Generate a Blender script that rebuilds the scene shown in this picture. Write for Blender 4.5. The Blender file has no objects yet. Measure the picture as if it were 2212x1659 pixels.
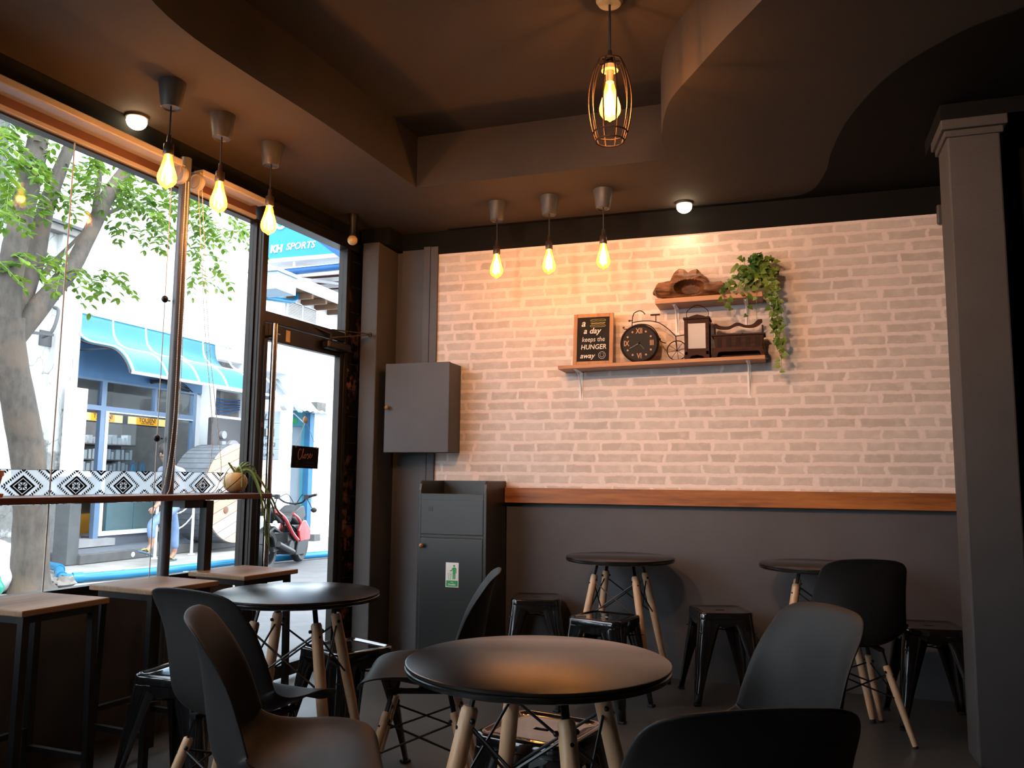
import bpy, bmesh, math, random
from mathutils import Vector, Matrix, geometry, noise
from math import sin, cos, pi, radians, sqrt, atan2

S = bpy.context.scene
COL = S.collection
random.seed(7)

# ------------------------------------------------------------------ camera
PX_F = 1800.0                       # focal length in pixels of the 2212 px wide frame
CAM_H = 1.13
PITCH, ROLL, YAW = 0.113774342, 0.00982530459, 0.320741184
YW = 0.0832066479                   # the window wall runs this much off the y axis
K = math.tan(YW)
fwd = Vector((-sin(YAW) * cos(PITCH), cos(YAW) * cos(PITCH), sin(PITCH)))
rgt = Vector((cos(YAW), sin(YAW), 0))
upv = rgt.cross(fwd)
r2 = cos(ROLL) * rgt + sin(ROLL) * upv
u2 = -sin(ROLL) * rgt + cos(ROLL) * upv
cam = bpy.data.cameras.new('camera')
cam.sensor_width = 36.0
cam.lens = PX_F / 2212.0 * 36.0
cam.clip_start = 0.05
cam.clip_end = 200
co = bpy.data.objects.new('camera', cam)
m = Matrix((r2, u2, -fwd)).transposed().to_4x4()
m.translation = Vector((0, 0, CAM_H))
co.matrix_world = m
COL.objects.link(co)
S.camera = co

# ------------------------------------------------------------------ world, sun, exposure
S.view_settings.view_transform = 'Standard'
S.view_settings.look = 'None'
S.view_settings.gamma = 1.0
S.view_settings.use_curve_mapping = False
S.view_settings.exposure = 1.0
W = bpy.data.worlds.new('sky')
S.world = W
W.use_nodes = True
bg = W.node_tree.nodes['Background']
bg.inputs['Color'].default_value = (0.80, 0.91, 1.0, 1)
bg.inputs['Strength'].default_value = 3.8
sun = bpy.data.lights.new('sun', 'SUN')
sun.energy = 2.6
sun.angle = radians(25)
sun.color = (1.0, 0.97, 0.92)
so = bpy.data.objects.new('sun', sun)
so.rotation_euler = Vector((-0.55, 0.35, -1.0)).to_track_quat('-Z', 'Y').to_euler()
COL.objects.link(so)
WARM = (1.0, 0.50, 0.25)

# ------------------------------------------------------------------ materials
MATS = {}
def nm(name):
    mt = bpy.data.materials.new(name)
    mt.use_nodes = True
    MATS[name] = mt
    return mt, mt.node_tree, mt.node_tree.nodes['Principled BSDF']

def N(nt, kind, **kw):
    n = nt.nodes.new(kind)
    for k, v in kw.items():
        setattr(n, k, v)
    return n

def L(nt, a, b):
    nt.links.new(a, b)

def math_n(nt, op, a, b=None, c=None):
    n = nt.nodes.new('ShaderNodeMath')
    n.operation = op
    for i, v in enumerate((a, b, c)):
        if v is None:
            continue
        if isinstance(v, (int, float)):
            n.inputs[i].default_value = v
        else:
            nt.links.new(v, n.inputs[i])
    return n.outputs[0]

def mixc(nt, fac, a, b):
    n = nt.nodes.new('ShaderNodeMix')
    n.data_type = 'RGBA'
    if isinstance(fac, (int, float)):
        n.inputs['Factor'].default_value = fac
    else:
        nt.links.new(fac, n.inputs['Factor'])
    for s, v in (('A', a), ('B', b)):
        i = [q for q in n.inputs if q.name == s and q.type == 'RGBA'][0]
        if isinstance(v, (tuple, list)):
            i.default_value = (*v[:3], 1)
        else:
            nt.links.new(v, i)
    return [q for q in n.outputs if q.type == 'RGBA'][0]

def ramp(nt, src, stops):
    n = nt.nodes.new('ShaderNodeValToRGB')
    e = n.color_ramp.elements
    while len(e) < len(stops):
        e.new(0.5)
    for i, (p, c) in enumerate(stops):
        e[i].position = p
        e[i].color = (*c[:3], 1)
    nt.links.new(src, n.inputs[0])
    return n.outputs[0]

def coords(nt, scale=(1, 1, 1), kind='Object'):
    t = nt.nodes.new('ShaderNodeTexCoord')
    mp = nt.nodes.new('ShaderNodeMapping')
    mp.inputs['Scale'].default_value = scale
    nt.links.new(t.outputs[kind], mp.inputs[0])
    return mp.outputs[0]

def noise_n(nt, vec, scale, detail=3, rough=0.55):
    n = nt.nodes.new('ShaderNodeTexNoise')
    n.inputs['Scale'].default_value = scale
    n.inputs['Detail'].default_value = detail
    n.inputs['Roughness'].default_value = rough
    nt.links.new(vec, n.inputs['Vector'])
    return n.outputs['Fac']

def bump(nt, bsdf, h, strength=0.2, dist=0.01):
    b = nt.nodes.new('ShaderNodeBump')
    b.inputs['Strength'].default_value = strength
    b.inputs['Distance'].default_value = dist
    nt.links.new(h, b.inputs['Height'])
    nt.links.new(b.outputs[0], bsdf.inputs['Normal'])

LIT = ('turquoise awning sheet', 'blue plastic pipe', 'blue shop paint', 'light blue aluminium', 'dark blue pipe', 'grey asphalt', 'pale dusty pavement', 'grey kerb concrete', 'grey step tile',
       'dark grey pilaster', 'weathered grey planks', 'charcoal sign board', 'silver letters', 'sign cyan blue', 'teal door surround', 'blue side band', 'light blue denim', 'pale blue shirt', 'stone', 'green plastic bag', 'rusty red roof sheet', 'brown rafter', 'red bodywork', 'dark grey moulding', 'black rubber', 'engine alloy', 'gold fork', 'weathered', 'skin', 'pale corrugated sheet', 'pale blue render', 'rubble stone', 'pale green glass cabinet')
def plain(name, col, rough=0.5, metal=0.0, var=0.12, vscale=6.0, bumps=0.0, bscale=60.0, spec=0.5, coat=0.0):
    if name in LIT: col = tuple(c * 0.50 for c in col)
    mt, nt, b = nm(name)
    v = coords(nt)
    f = noise_n(nt, v, vscale, 4)
    lo = tuple(c * (1 - var) for c in col)
    hi = tuple(min(1, c * (1 + var)) for c in col)
    L(nt, ramp(nt, f, [(0.3, lo), (0.7, hi)]), b.inputs['Base Color'])
    b.inputs['Roughness'].default_value = rough
    b.inputs['Metallic'].default_value = metal
    b.inputs['Specular IOR Level'].default_value = spec
    b.inputs['Coat Weight'].default_value = coat
    if bumps:
        bump(nt, b, noise_n(nt, v, bscale, 2), bumps, 0.004)
    return mt

def wood(name, a, b_, c=None, axis='X', scale=1.0, rough=0.45, knots=False):
    mt, nt, b = nm(name)
    st = {'X': (1.2, 14, 14), 'Y': (14, 1.2, 14), 'Z': (14, 14, 1.2)}[axis]
    v = coords(nt, tuple(s * scale for s in st))
    f = noise_n(nt, v, 2.2, 6, 0.6)
    stops = [(0.28, a), (0.5, b_), (0.75, c or b_)]
    colr = ramp(nt, f, stops)
    if knots:
        kv = coords(nt, tuple(s for s in {'X': (2.2, 9, 9), 'Y': (9, 2.2, 9), 'Z': (9, 9, 2.2)}[axis]))
        vo = nt.nodes.new('ShaderNodeTexVoronoi')
        vo.inputs['Scale'].default_value = 1.0
        L(nt, kv, vo.inputs['Vector'])
        k = ramp(nt, vo.outputs['Distance'], [(0.06, (1, 1, 1)), (0.22, (0, 0, 0))])
        colr = mixc(nt, k, colr, tuple(x * 0.22 for x in a))
    L(nt, colr, b.inputs['Base Color'])
    b.inputs['Roughness'].default_value = rough
    bump(nt, b, f, 0.15, 0.002)
    return mt

M = {}
M['paint'] = plain('charcoal wall paint', (0.072, 0.070, 0.078), 0.62, var=0.10, vscale=3, bumps=0.25, bscale=45)
M['paint_col'] = plain('grey column paint', (0.066, 0.060, 0.058), 0.7, var=0.08, vscale=4, bumps=0.35, bscale=70)
M['ceil'] = plain('dark brown ceiling paint', (0.036, 0.026, 0.020), 0.85, var=0.06, vscale=2, bumps=0.1, bscale=80)
M['black'] = plain('black ceiling paint', (0.006, 0.006, 0.006), 0.85, var=0.1)
M['frame'] = plain('dark bronze aluminium', (0.022, 0.018, 0.016), 0.35, metal=0.6, var=0.15, vscale=9)
M['frame_warm'] = plain('brown blind valance', (0.085, 0.032, 0.022), 0.55, var=0.2)
M['blind'] = plain('off white blind rail', (0.32, 0.30, 0.31), 0.4, var=0.05)
M['post'] = plain('grey steel post', (0.085, 0.087, 0.095), 0.4, metal=0.2, var=0.06)
M['blackmetal'] = plain('black powder coated steel', (0.012, 0.012, 0.013), 0.35, metal=0.3, var=0.1)
M['gloss'] = plain('glossy black enamel', (0.008, 0.008, 0.009), 0.12, var=0.1, coat=0.6)
M['plastic'] = plain('matte black plastic', (0.016, 0.015, 0.015), 0.52, var=0.06, vscale=20, bumps=0.06, bscale=500, spec=0.33)
def laminate():
    mt, nt, b = nm('black laminate top')
    nt.nodes.remove(b)
    v = coords(nt)
    d = N(nt, 'ShaderNodeBsdfDiffuse'); d.inputs[0].default_value = (0.017, 0.015, 0.014, 1)
    g = N(nt, 'ShaderNodeBsdfGlossy'); g.distribution = 'BECKMANN'; g.inputs['Roughness'].default_value = 0.32
    fr = N(nt, 'ShaderNodeFresnel'); fr.inputs['IOR'].default_value = 1.50
    mx = N(nt, 'ShaderNodeMixShader')
    L(nt, fr.outputs[0], mx.inputs[0]); L(nt, d.outputs[0], mx.inputs[1]); L(nt, g.outputs[0], mx.inputs[2])
    L(nt, mx.outputs[0], nt.nodes['Material Output'].inputs['Surface'])
    return mt
M['tabletop'] = laminate()
M['tableedge'] = plain('black table edge', (0.01, 0.01, 0.01), 0.22, var=0.05)
M['floor'] = None
M['beech'] = wood('beech dowel', (0.50, 0.27, 0.14), (0.66, 0.40, 0.23), (0.72, 0.47, 0.29), 'Z', 1.3, 0.4)
M['pine'] = wood('stained pine rail', (0.15, 0.045, 0.009), (0.30, 0.100, 0.021), (0.42, 0.160, 0.036), 'X', 1.0, 0.45, knots=True)
M['shelfwood'] = wood('orange stained shelf', (0.22, 0.072, 0.018), (0.36, 0.14, 0.042), (0.46, 0.21, 0.075), 'X', 1.4, 0.4)
M['stooltop'] = wood('stool top plywood', (0.19, 0.10, 0.046), (0.30, 0.17, 0.085), (0.37, 0.22, 0.12), 'Y', 1.2, 0.5)
M['barwood'] = wood('dark red bar wood', (0.09, 0.022, 0.012), (0.12, 0.033, 0.016), (0.17, 0.05, 0.024), 'Y', 1.0, 0.4)
M['frameoak'] = wood('light oak frame', (0.25, 0.11, 0.045), (0.34, 0.17, 0.07), (0.39, 0.21, 0.095), 'Z', 2.0, 0.5)
M['walnut'] = wood('dark red brown wood', (0.018, 0.006, 0.004), (0.040, 0.014, 0.008), (0.06, 0.022, 0.012), 'X', 3.0, 0.6)
M['drift'] = None
M['chalk'] = plain('blackboard', (0.014, 0.0135, 0.0135), 0.7, var=0.3, vscale=14)
M['chalkw'] = plain('chalk white', (0.75, 0.72, 0.66), 0.9, var=0.1)
M['chalky'] = plain('chalk yellow', (0.55, 0.50, 0.18), 0.9, var=0.2)
M['clockface'] = plain('clock face slate', (0.012, 0.010, 0.009), 0.5, var=0.2)
M['clocknum'] = plain('worn brass numerals', (0.45, 0.22, 0.10), 0.5, var=0.2)
M['iron'] = plain('wrought iron', (0.022, 0.013, 0.010), 0.6, metal=0.3)
M['white'] = plain('white enamel', (0.75, 0.72, 0.70), 0.35, var=0.04)
M['trash'] = plain('green black cabinet paint', (0.022, 0.025, 0.025), 0.38, var=0.1, vscale=4)
M['trashedge'] = plain('worn cabinet edge', (0.07, 0.066, 0.056), 0.5, var=0.4, vscale=40)
M['knob'] = plain('turned brown knob', (0.30, 0.12, 0.05), 0.2, var=0.2, coat=0.5)
M['green'] = plain('sign green', (0.03, 0.34, 0.09), 0.4, var=0.03)
M['signwhite'] = plain('sign white', (0.80, 0.80, 0.78), 0.4, var=0.02)
M['canopyplastic'] = plain('dark grey ceiling cup', (0.060, 0.056, 0.056), 0.45, var=0.05)
M['socket'] = plain('dark bakelite socket', (0.035, 0.022, 0.017), 0.35, var=0.05)
M['steel'] = plain('brushed steel', (0.55, 0.50, 0.46), 0.22, metal=1.0, var=0.08, vscale=40)
M['chain'] = plain('pale bead chain', (0.72, 0.62, 0.52), 0.35, var=0.05)
M['cord'] = plain('pale cord', (0.50, 0.45, 0.38), 0.6, var=0.05)
M['terracotta'] = plain('terracotta', (0.55, 0.22, 0.11), 0.7, var=0.1)
M['gourd'] = plain('cream glazed pot', (0.72, 0.50, 0.22), 0.35, var=0.15, vscale=10)
M['mirror'] = plain('lantern glass with reflection tint', (0.14, 0.15, 0.19), 0.3, var=0.1)  # flat bluish tint stands in for the window mirrored in the pane
# outside
M['render_w'] = plain('white render', (0.82, 0.84, 0.86), 0.9, var=0.04, vscale=1.2)
M['bluewhite'] = plain('pale blue render', (0.62, 0.75, 0.88), 0.85, var=0.05, vscale=1.0)
M['blue'] = plain('blue shop paint', (0.20, 0.46, 0.85), 0.6, var=0.06)
M['bluelight'] = plain('light blue aluminium', (0.28, 0.45, 0.72), 0.4, var=0.05)
M['whiteal'] = plain('white aluminium', (0.80, 0.84, 0.88), 0.4, var=0.03)
M['awning'] = plain('turquoise awning sheet', (0.07, 0.33, 0.50), 0.45, var=0.12, vscale=1.2)
M['awningrib'] = plain('white awning rib', (0.85, 0.90, 0.92), 0.5, var=0.03)
M['pipe'] = plain('blue plastic pipe', (0.015, 0.27, 0.55), 0.28, var=0.08, vscale=3)
M['pipedark'] = plain('dark blue pipe', (0.015, 0.14, 0.42), 0.4, var=0.08)
M['road'] = plain('grey asphalt', (0.20, 0.20, 0.21), 0.85, var=0.15, vscale=5, bumps=0.4, bscale=90)
M['walk'] = plain('pale dusty pavement', (0.45, 0.44, 0.42), 0.9, var=0.18, vscale=4, bumps=0.3, bscale=50)
M['kerb'] = plain('grey kerb concrete', (0.17, 0.17, 0.175), 0.85, var=0.2, vscale=5)
M['tile'] = plain('grey step tile', (0.24, 0.27, 0.33), 0.5, var=0.1, vscale=3)
M['greypil'] = plain('dark grey pilaster', (0.16, 0.17, 0.18), 0.8, var=0.15)
M['drumgrey'] = plain('weathered grey planks', (0.20, 0.23, 0.27), 0.8, var=0.2, vscale=8)
M['panelgrey'] = plain('charcoal sign board', (0.13, 0.13, 0.14), 0.7, var=0.08)
M['letter'] = plain('silver letters', (0.42, 0.43, 0.46), 0.4, var=0.05)
M['signblue'] = plain('sign cyan blue', (0.01, 0.36, 0.72), 0.4, var=0.03)
M['redroof'] = plain('rusty red roof sheet', (0.30, 0.10, 0.07), 0.8, var=0.25, vscale=5)
M['timber'] = plain('brown rafter', (0.30, 0.16, 0.09), 0.8, var=0.2)
M['teal'] = plain('teal door surround', (0.08, 0.46, 0.62), 0.6, var=0.15, vscale=4)
M['tealdark'] = plain('blue side band', (0.03, 0.22, 0.46), 0.6, var=0.2, vscale=4)
M['sheet'] = plain('pale corrugated sheet', (0.62, 0.76, 0.78), 0.5, var=0.06)
M['rubber'] = plain('black rubber', (0.012, 0.012, 0.013), 0.6)
M['red'] = plain('red bodywork', (0.62, 0.02, 0.03), 0.25, var=0.04, coat=0.5)
M['dgrey'] = plain('dark grey moulding', (0.018, 0.018, 0.020), 0.5, var=0.2)
M['engine'] = plain('engine alloy', (0.07, 0.07, 0.075), 0.4, metal=0.6, var=0.3, vscale=20)
M['gold'] = plain('gold fork', (0.55, 0.36, 0.08), 0.3, metal=0.7)
M['bag'] = plain('white plastic bag', (0.78, 0.80, 0.84), 0.35, var=0.05, bumps=0.6, bscale=14)
M['baggreen'] = plain('green plastic bag', (0.02, 0.50, 0.33), 0.3, var=0.1, bumps=0.6, bscale=16)
M['jeans'] = plain('light blue denim', (0.26, 0.40, 0.72), 0.85, var=0.18, vscale=9)
M['shirt'] = plain('pale blue shirt', (0.42, 0.48, 0.64), 0.85, var=0.08)
M['skin'] = plain('skin', (0.50, 0.27, 0.19), 0.55, var=0.06)
M['hair'] = plain('dark hair', (0.02, 0.016, 0.014), 0.5)
M['sandal'] = plain('olive flip flop', (0.30, 0.28, 0.05), 0.7)
M['sandalsole'] = plain('dark flip flop sole', (0.05, 0.10, 0.14), 0.7)
M['shopdark'] = plain('dim shop wall', (0.20, 0.19, 0.18), 0.8, var=0.15)
M['shopbeige'] = plain('shop beige panel', (0.45, 0.40, 0.26), 0.8, var=0.1)
M['orange'] = plain('orange shelf base', (0.80, 0.34, 0.02), 0.5, var=0.08)
M['boxw'] = plain('white carton', (0.62, 0.63, 0.64), 0.7, var=0.05)
M['boxg'] = plain('grey carton', (0.30, 0.30, 0.31), 0.7, var=0.1)
M['boxy'] = plain('yellow carton', (0.70, 0.50, 0.05), 0.7, var=0.1)
M['boxr'] = plain('red carton', (0.60, 0.08, 0.04), 0.7, var=0.1)
M['frosted'] = plain('pale green glass cabinet', (0.50, 0.62, 0.60), 0.4, var=0.05)
M['wire'] = plain('black cable', (0.02, 0.02, 0.025), 0.5)
M['litter'] = plain('white litter', (0.78, 0.78, 0.78), 0.7, var=0.05)
M['stone'] = plain('rubble stone', (0.30, 0.28, 0.26), 0.9, var=0.2)
M['weed'] = plain('dry weeds', (0.16, 0.20, 0.06), 0.9, var=0.3)

def floor_mat():
    mt, nt, b = nm('polished dark concrete')
    v = coords(nt)
    f = noise_n(nt, v, 2.2, 6, 0.6)
    g = noise_n(nt, v, 14, 4, 0.6)
    c = ramp(nt, f, [(0.3, (0.060, 0.056, 0.052)), (0.7, (0.105, 0.10, 0.094))])
    c = mixc(nt, math_n(nt, 'MULTIPLY', g, 0.35), c, (0.05, 0.047, 0.045))
    L(nt, c, b.inputs['Base Color'])
    L(nt, math_n(nt, 'MULTIPLY_ADD', f, 0.2, 0.28), b.inputs['Roughness'])
    bump(nt, b, g, 0.1, 0.003)
    return mt
M['floor'] = floor_mat()

def brick_paper():
    mt, nt, b = nm('whitewashed brick wallpaper')
    tc = N(nt, 'ShaderNodeTexCoord')
    o = tc.outputs['Object']
    # ragged edges
    nz = N(nt, 'ShaderNodeTexNoise'); nz.inputs['Scale'].default_value = 26; nz.inputs['Detail'].default_value = 4
    L(nt, o, nz.inputs['Vector'])
    nz2 = N(nt, 'ShaderNodeTexNoise'); nz2.inputs['Scale'].default_value = 7; nz2.inputs['Detail'].default_value = 2
    L(nt, o, nz2.inputs['Vector'])
    sep = N(nt, 'ShaderNodeSeparateXYZ'); L(nt, o, sep.inputs[0])
    s1 = N(nt, 'ShaderNodeSeparateColor'); L(nt, nz.outputs['Color'], s1.inputs[0])
    s2 = N(nt, 'ShaderNodeSeparateColor'); L(nt, nz2.outputs['Color'], s2.inputs[0])
    x = math_n(nt, 'ADD', sep.outputs[0], math_n(nt, 'MULTIPLY_ADD', s1.outputs[0], 0.034, math_n(nt, 'MULTIPLY', s2.outputs[0], 0.03)))
    z = math_n(nt, 'ADD', sep.outputs[2], math_n(nt, 'MULTIPLY_ADD', s1.outputs[1], 0.015, math_n(nt, 'MULTIPLY', s2.outputs[1], 0.012)))
    zr = math_n(nt, 'DIVIDE', z, 0.0655)
    row = math_n(nt, 'FLOOR', zr)
    fz = math_n(nt, 'FRACT', zr)
    wn = N(nt, 'ShaderNodeTexWhiteNoise', noise_dimensions='1D'); L(nt, row, wn.inputs['W'])
    xr = math_n(nt, 'ADD', math_n(nt, 'DIVIDE', x, 0.205), math_n(nt, 'MULTIPLY', wn.outputs['Value'], 11.0))
    # uneven lengths: bend x by a sine per row
    xs = math_n(nt, 'SINE', math_n(nt, 'ADD', math_n(nt, 'MULTIPLY', xr, 3.1), math_n(nt, 'MULTIPLY', row, 2.4)))
    xr = math_n(nt, 'ADD', xr, math_n(nt, 'MULTIPLY', xs, 0.14))
    colm = math_n(nt, 'FLOOR', xr)
    fx = math_n(nt, 'FRACT', xr)
    ex = math_n(nt, 'MULTIPLY', math_n(nt, 'MINIMUM', fx, math_n(nt, 'SUBTRACT', 1.0, fx)), 0.205)
    ez = math_n(nt, 'MULTIPLY', math_n(nt, 'MINIMUM', fz, math_n(nt, 'SUBTRACT', 1.0, fz)), 0.0655)
    d = math_n(nt, 'MINIMUM', ex, ez)
    mask = ramp(nt, d, [(0.0095, (0, 0, 0)), (0.0125, (1, 1, 1))])
    cv = N(nt, 'ShaderNodeCombineXYZ'); L(nt, colm, cv.inputs[0]); L(nt, row, cv.inputs[1])
    w2 = N(nt, 'ShaderNodeTexWhiteNoise', noise_dimensions='2D'); L(nt, cv.outputs[0], w2.inputs['Vector'])
    tone = ramp(nt, w2.outputs['Value'], [(0.0, (0.53, 0.455, 0.405)), (0.5, (0.60, 0.525, 0.475)), (1.0, (0.67, 0.595, 0.54))])
    n3 = noise_n(nt, o, 60, 5, 0.7)
    n4 = noise_n(nt, o, 17, 3, 0.6)
    wear = ramp(nt, n4, [(0.45, (0, 0, 0)), (0.72, (1, 1, 1))])
    mort = ramp(nt, n3, [(0.3, (0.72, 0.62, 0.575)), (0.7, (0.79, 0.69, 0.64))])
    brickc = mixc(nt, math_n(nt, 'MULTIPLY', n3, 0.42), tone, (0.40, 0.33, 0.28))
    brickc = mixc(nt, math_n(nt, 'MULTIPLY', wear, 0.55), brickc, mort)
    # printed thin darker line under each brick
    edge = ramp(nt, ez, [(0.0110, (1, 1, 1)), (0.0140, (0, 0, 0))])
    low = math_n(nt, 'LESS_THAN', fz, 0.5)
    el = math_n(nt, 'MULTIPLY', math_n(nt, 'MULTIPLY', edge, low), 0.5)
    brickc = mixc(nt, el, brickc, (0.33, 0.27, 0.22))
    c = mixc(nt, mask, mort, brickc)
    L(nt, c, b.inputs['Base Color'])
    b.inputs['Roughness'].default_value = 0.75
    bump(nt, b, n3, 0.08, 0.002)
    return mt
M['brick'] = brick_paper()

def drift_mat():
    mt, nt, b = nm('carved driftwood')
    v = coords(nt, (5, 20, 20))
    f = noise_n(nt, v, 2.0, 7, 0.65)
    c = ramp(nt, f, [(0.3, (0.035, 0.012, 0.005)), (0.5, (0.16, 0.062, 0.020)), (0.72, (0.29, 0.13, 0.045))])
    L(nt, c, b.inputs['Base Color'])
    b.inputs['Roughness'].default_value = 0.5
    bump(nt, b, f, 0.8, 0.01)
    return mt
M['drift'] = drift_mat()
for k_ in ('walnut', 'iron', 'clockface', 'chalk', 'black'):
    M[k_].node_tree.nodes['Principled BSDF'].inputs['Specular IOR Level'].default_value = 0.15

def cracked_wall():
    mt, nt, b = nm('peeling white wall')
    v = coords(nt)
    f = noise_n(nt, v, 1.6, 6, 0.65)
    g = noise_n(nt, v, 9, 5, 0.7)
    sep = N(nt, 'ShaderNodeSeparateXYZ'); L(nt, v, sep.inputs[0])
    # peeled patches sit mostly on the lower wall: rising damp has its own ragged outline
    h = math_n(nt, 'MULTIPLY_ADD', sep.outputs[2], -0.22, math_n(nt, 'ADD', f, 0.12))
    peel = ramp(nt, math_n(nt, 'MULTIPLY_ADD', g, 0.25, h), [(0.50, (0, 0, 0)), (0.56, (1, 1, 1))])
    vo = N(nt, 'ShaderNodeTexVoronoi', feature='DISTANCE_TO_EDGE')
    vo.inputs['Scale'].default_value = 1.3
    wv = N(nt, 'ShaderNodeMapping'); wv.inputs['Scale'].default_value = (1, 1.6, 0.55)
    ns = N(nt, 'ShaderNodeTexNoise'); ns.inputs['Scale'].default_value = 4; L(nt, v, ns.inputs['Vector'])
    add = N(nt, 'ShaderNodeVectorMath', operation='MULTIPLY_ADD'); L(nt, ns.outputs['Color'], add.inputs[0]); add.inputs[1].default_value = (0.35,) * 3; L(nt, v, add.inputs[2])
    L(nt, add.outputs[0], wv.inputs[0]); L(nt, wv.outputs[0], vo.inputs['Vector'])
    crack = ramp(nt, vo.outputs['Distance'], [(0.003, (1, 1, 1)), (0.008, (0, 0, 0))])
    c = ramp(nt, g, [(0.3, (0.40, 0.42, 0.42)), (0.7, (0.52, 0.53, 0.52))])
    c = mixc(nt, peel, c, ramp(nt, g, [(0.35, (0.14, 0.14, 0.135)), (0.65, (0.22, 0.22, 0.21))]))
    c = mixc(nt, math_n(nt, 'MULTIPLY', crack, 0.8), c, (0.12, 0.11, 0.10))
    L(nt, c, b.inputs['Base Color'])
    b.inputs['Roughness'].default_value = 0.9
    bump(nt, b, g, 0.3, 0.01)
    return mt
M['cracked'] = cracked_wall()

def bark_mat():
    mt, nt, b = nm('smooth brown bark')
    v = coords(nt, (3, 3, 1.2))
    f = noise_n(nt, v, 6, 6, 0.6)
    g = noise_n(nt, coords(nt), 2.2, 3)
    c = ramp(nt, f, [(0.3, (0.040, 0.033, 0.027)), (0.7, (0.080, 0.066, 0.055))])
    c = mixc(nt, ramp(nt, g, [(0.5, (0, 0, 0)), (0.62, (1, 1, 1))]), c, (0.09, 0.066, 0.048))
    L(nt, c, b.inputs['Base Color'])
    b.inputs['Roughness'].default_value = 0.85
    bump(nt, b, f, 0.6, 0.02)
    return mt
M['bark'] = bark_mat()

def leaf_mat(name, a, c2, trans=0.35):
    mt, nt, b = nm(name)
    oi = N(nt, 'ShaderNodeTexCoord')
    f = noise_n(nt, oi.outputs['Object'], 7, 2)
    col = ramp(nt, f, [(0.35, a), (0.65, c2)])
    L(nt, col, b.inputs['Base Color'])
    b.inputs['Roughness'].default_value = 0.45
    tr = N(nt, 'ShaderNodeBsdfTranslucent'); L(nt, col, tr.inputs['Color'])
    mx = N(nt, 'ShaderNodeMixShader'); mx.inputs[0].default_value = trans
    L(nt, b.outputs[0], mx.inputs[1]); L(nt, tr.outputs[0], mx.inputs[2])
    L(nt, mx.outputs[0], nt.nodes['Material Output'].inputs['Surface'])
    return mt
M['leaf'] = leaf_mat('tree leaf', (0.045, 0.11, 0.008), (0.15, 0.24, 0.022), 0.45)
M['ivy'] = leaf_mat('ivy leaf', (0.035, 0.12, 0.014), (0.22, 0.30, 0.05), 0.15)
M['succ'] = leaf_mat('trailing succulent', (0.14, 0.24, 0.06), (0.26, 0.38, 0.12), 0.2)

def glass_mat(name, tint=(1, 1, 1), fac=0.02, rough=0.0, fr_w=0.14):
    mt, nt, b = nm(name)
    nt.nodes.remove(b)
    t = N(nt, 'ShaderNodeBsdfTransparent'); t.inputs[0].default_value = (*tint, 1)
    g = N(nt, 'ShaderNodeBsdfGlossy'); g.inputs['Roughness'].default_value = rough
    fr = N(nt, 'ShaderNodeLayerWeight'); fr.inputs[0].default_value = 0.12
    mx = N(nt, 'ShaderNodeMixShader')
    L(nt, math_n(nt, 'MULTIPLY_ADD', fr.outputs['Fresnel'], fr_w, fac * 0.25), mx.inputs[0])
    L(nt, t.outputs[0], mx.inputs[1]); L(nt, g.outputs[0], mx.inputs[2])
    L(nt, mx.outputs[0], nt.nodes['Material Output'].inputs['Surface'])
    return mt
M['glass'] = glass_mat('clear window glass')
M['glass_shop'] = glass_mat('shop window glass', (0.85, 0.90, 0.93), 0.04, 0.0, 0.12)

def bulb_glass():
    mt, nt, b = nm('amber bulb glass')
    nt.nodes.remove(b)
    t = N(nt, 'ShaderNodeBsdfTransparent'); t.inputs[0].default_value = (1.0, 0.78, 0.42, 1)
    g = N(nt, 'ShaderNodeBsdfGlossy'); g.inputs['Roughness'].default_value = 0.05
    d = N(nt, 'ShaderNodeBsdfTranslucent'); d.inputs[0].default_value = (1.0, 0.42, 0.07, 1)
    m1 = N(nt, 'ShaderNodeMixShader'); m1.inputs[0].default_value = 0.20
    m2 = N(nt, 'ShaderNodeMixShader'); m2.inputs[0].default_value = 0.05
    L(nt, t.outputs[0], m1.inputs[1]); L(nt, d.outputs[0], m1.inputs[2])
    L(nt, m1.outputs[0], m2.inputs[1]); L(nt, g.outputs[0], m2.inputs[2])
    L(nt, m2.outputs[0], nt.nodes['Material Output'].inputs['Surface'])
    return mt
M['bulbglass'] = bulb_glass()

def emit(name, col, strength):
    mt, nt, b = nm(name)
    b.inputs['Base Color'].default_value = (*col, 1)
    b.inputs['Emission Color'].default_value = (*col, 1)
    b.inputs['Emission Strength'].default_value = strength
    return mt
M['filament'] = emit('glowing filament', (1.0, 0.60, 0.22), 36.0)
M['spotglow'] = emit('spot lamp face', (1.0, 0.80, 0.50), 10.0)
M['lightbox'] = emit('lit sign box', (0.95, 0.72, 0.25), 0.55)
M['tube'] = emit('shop strip light', (0.9, 0.97, 1.0), 22.0)
M['lightorange'] = emit('lit orange sign panel', (1.0, 0.42, 0.02), 0.5)
M['globe'] = plain('cream globe bulb', (0.62, 0.42, 0.18), 0.15, var=0.08, coat=0.6)

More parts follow.
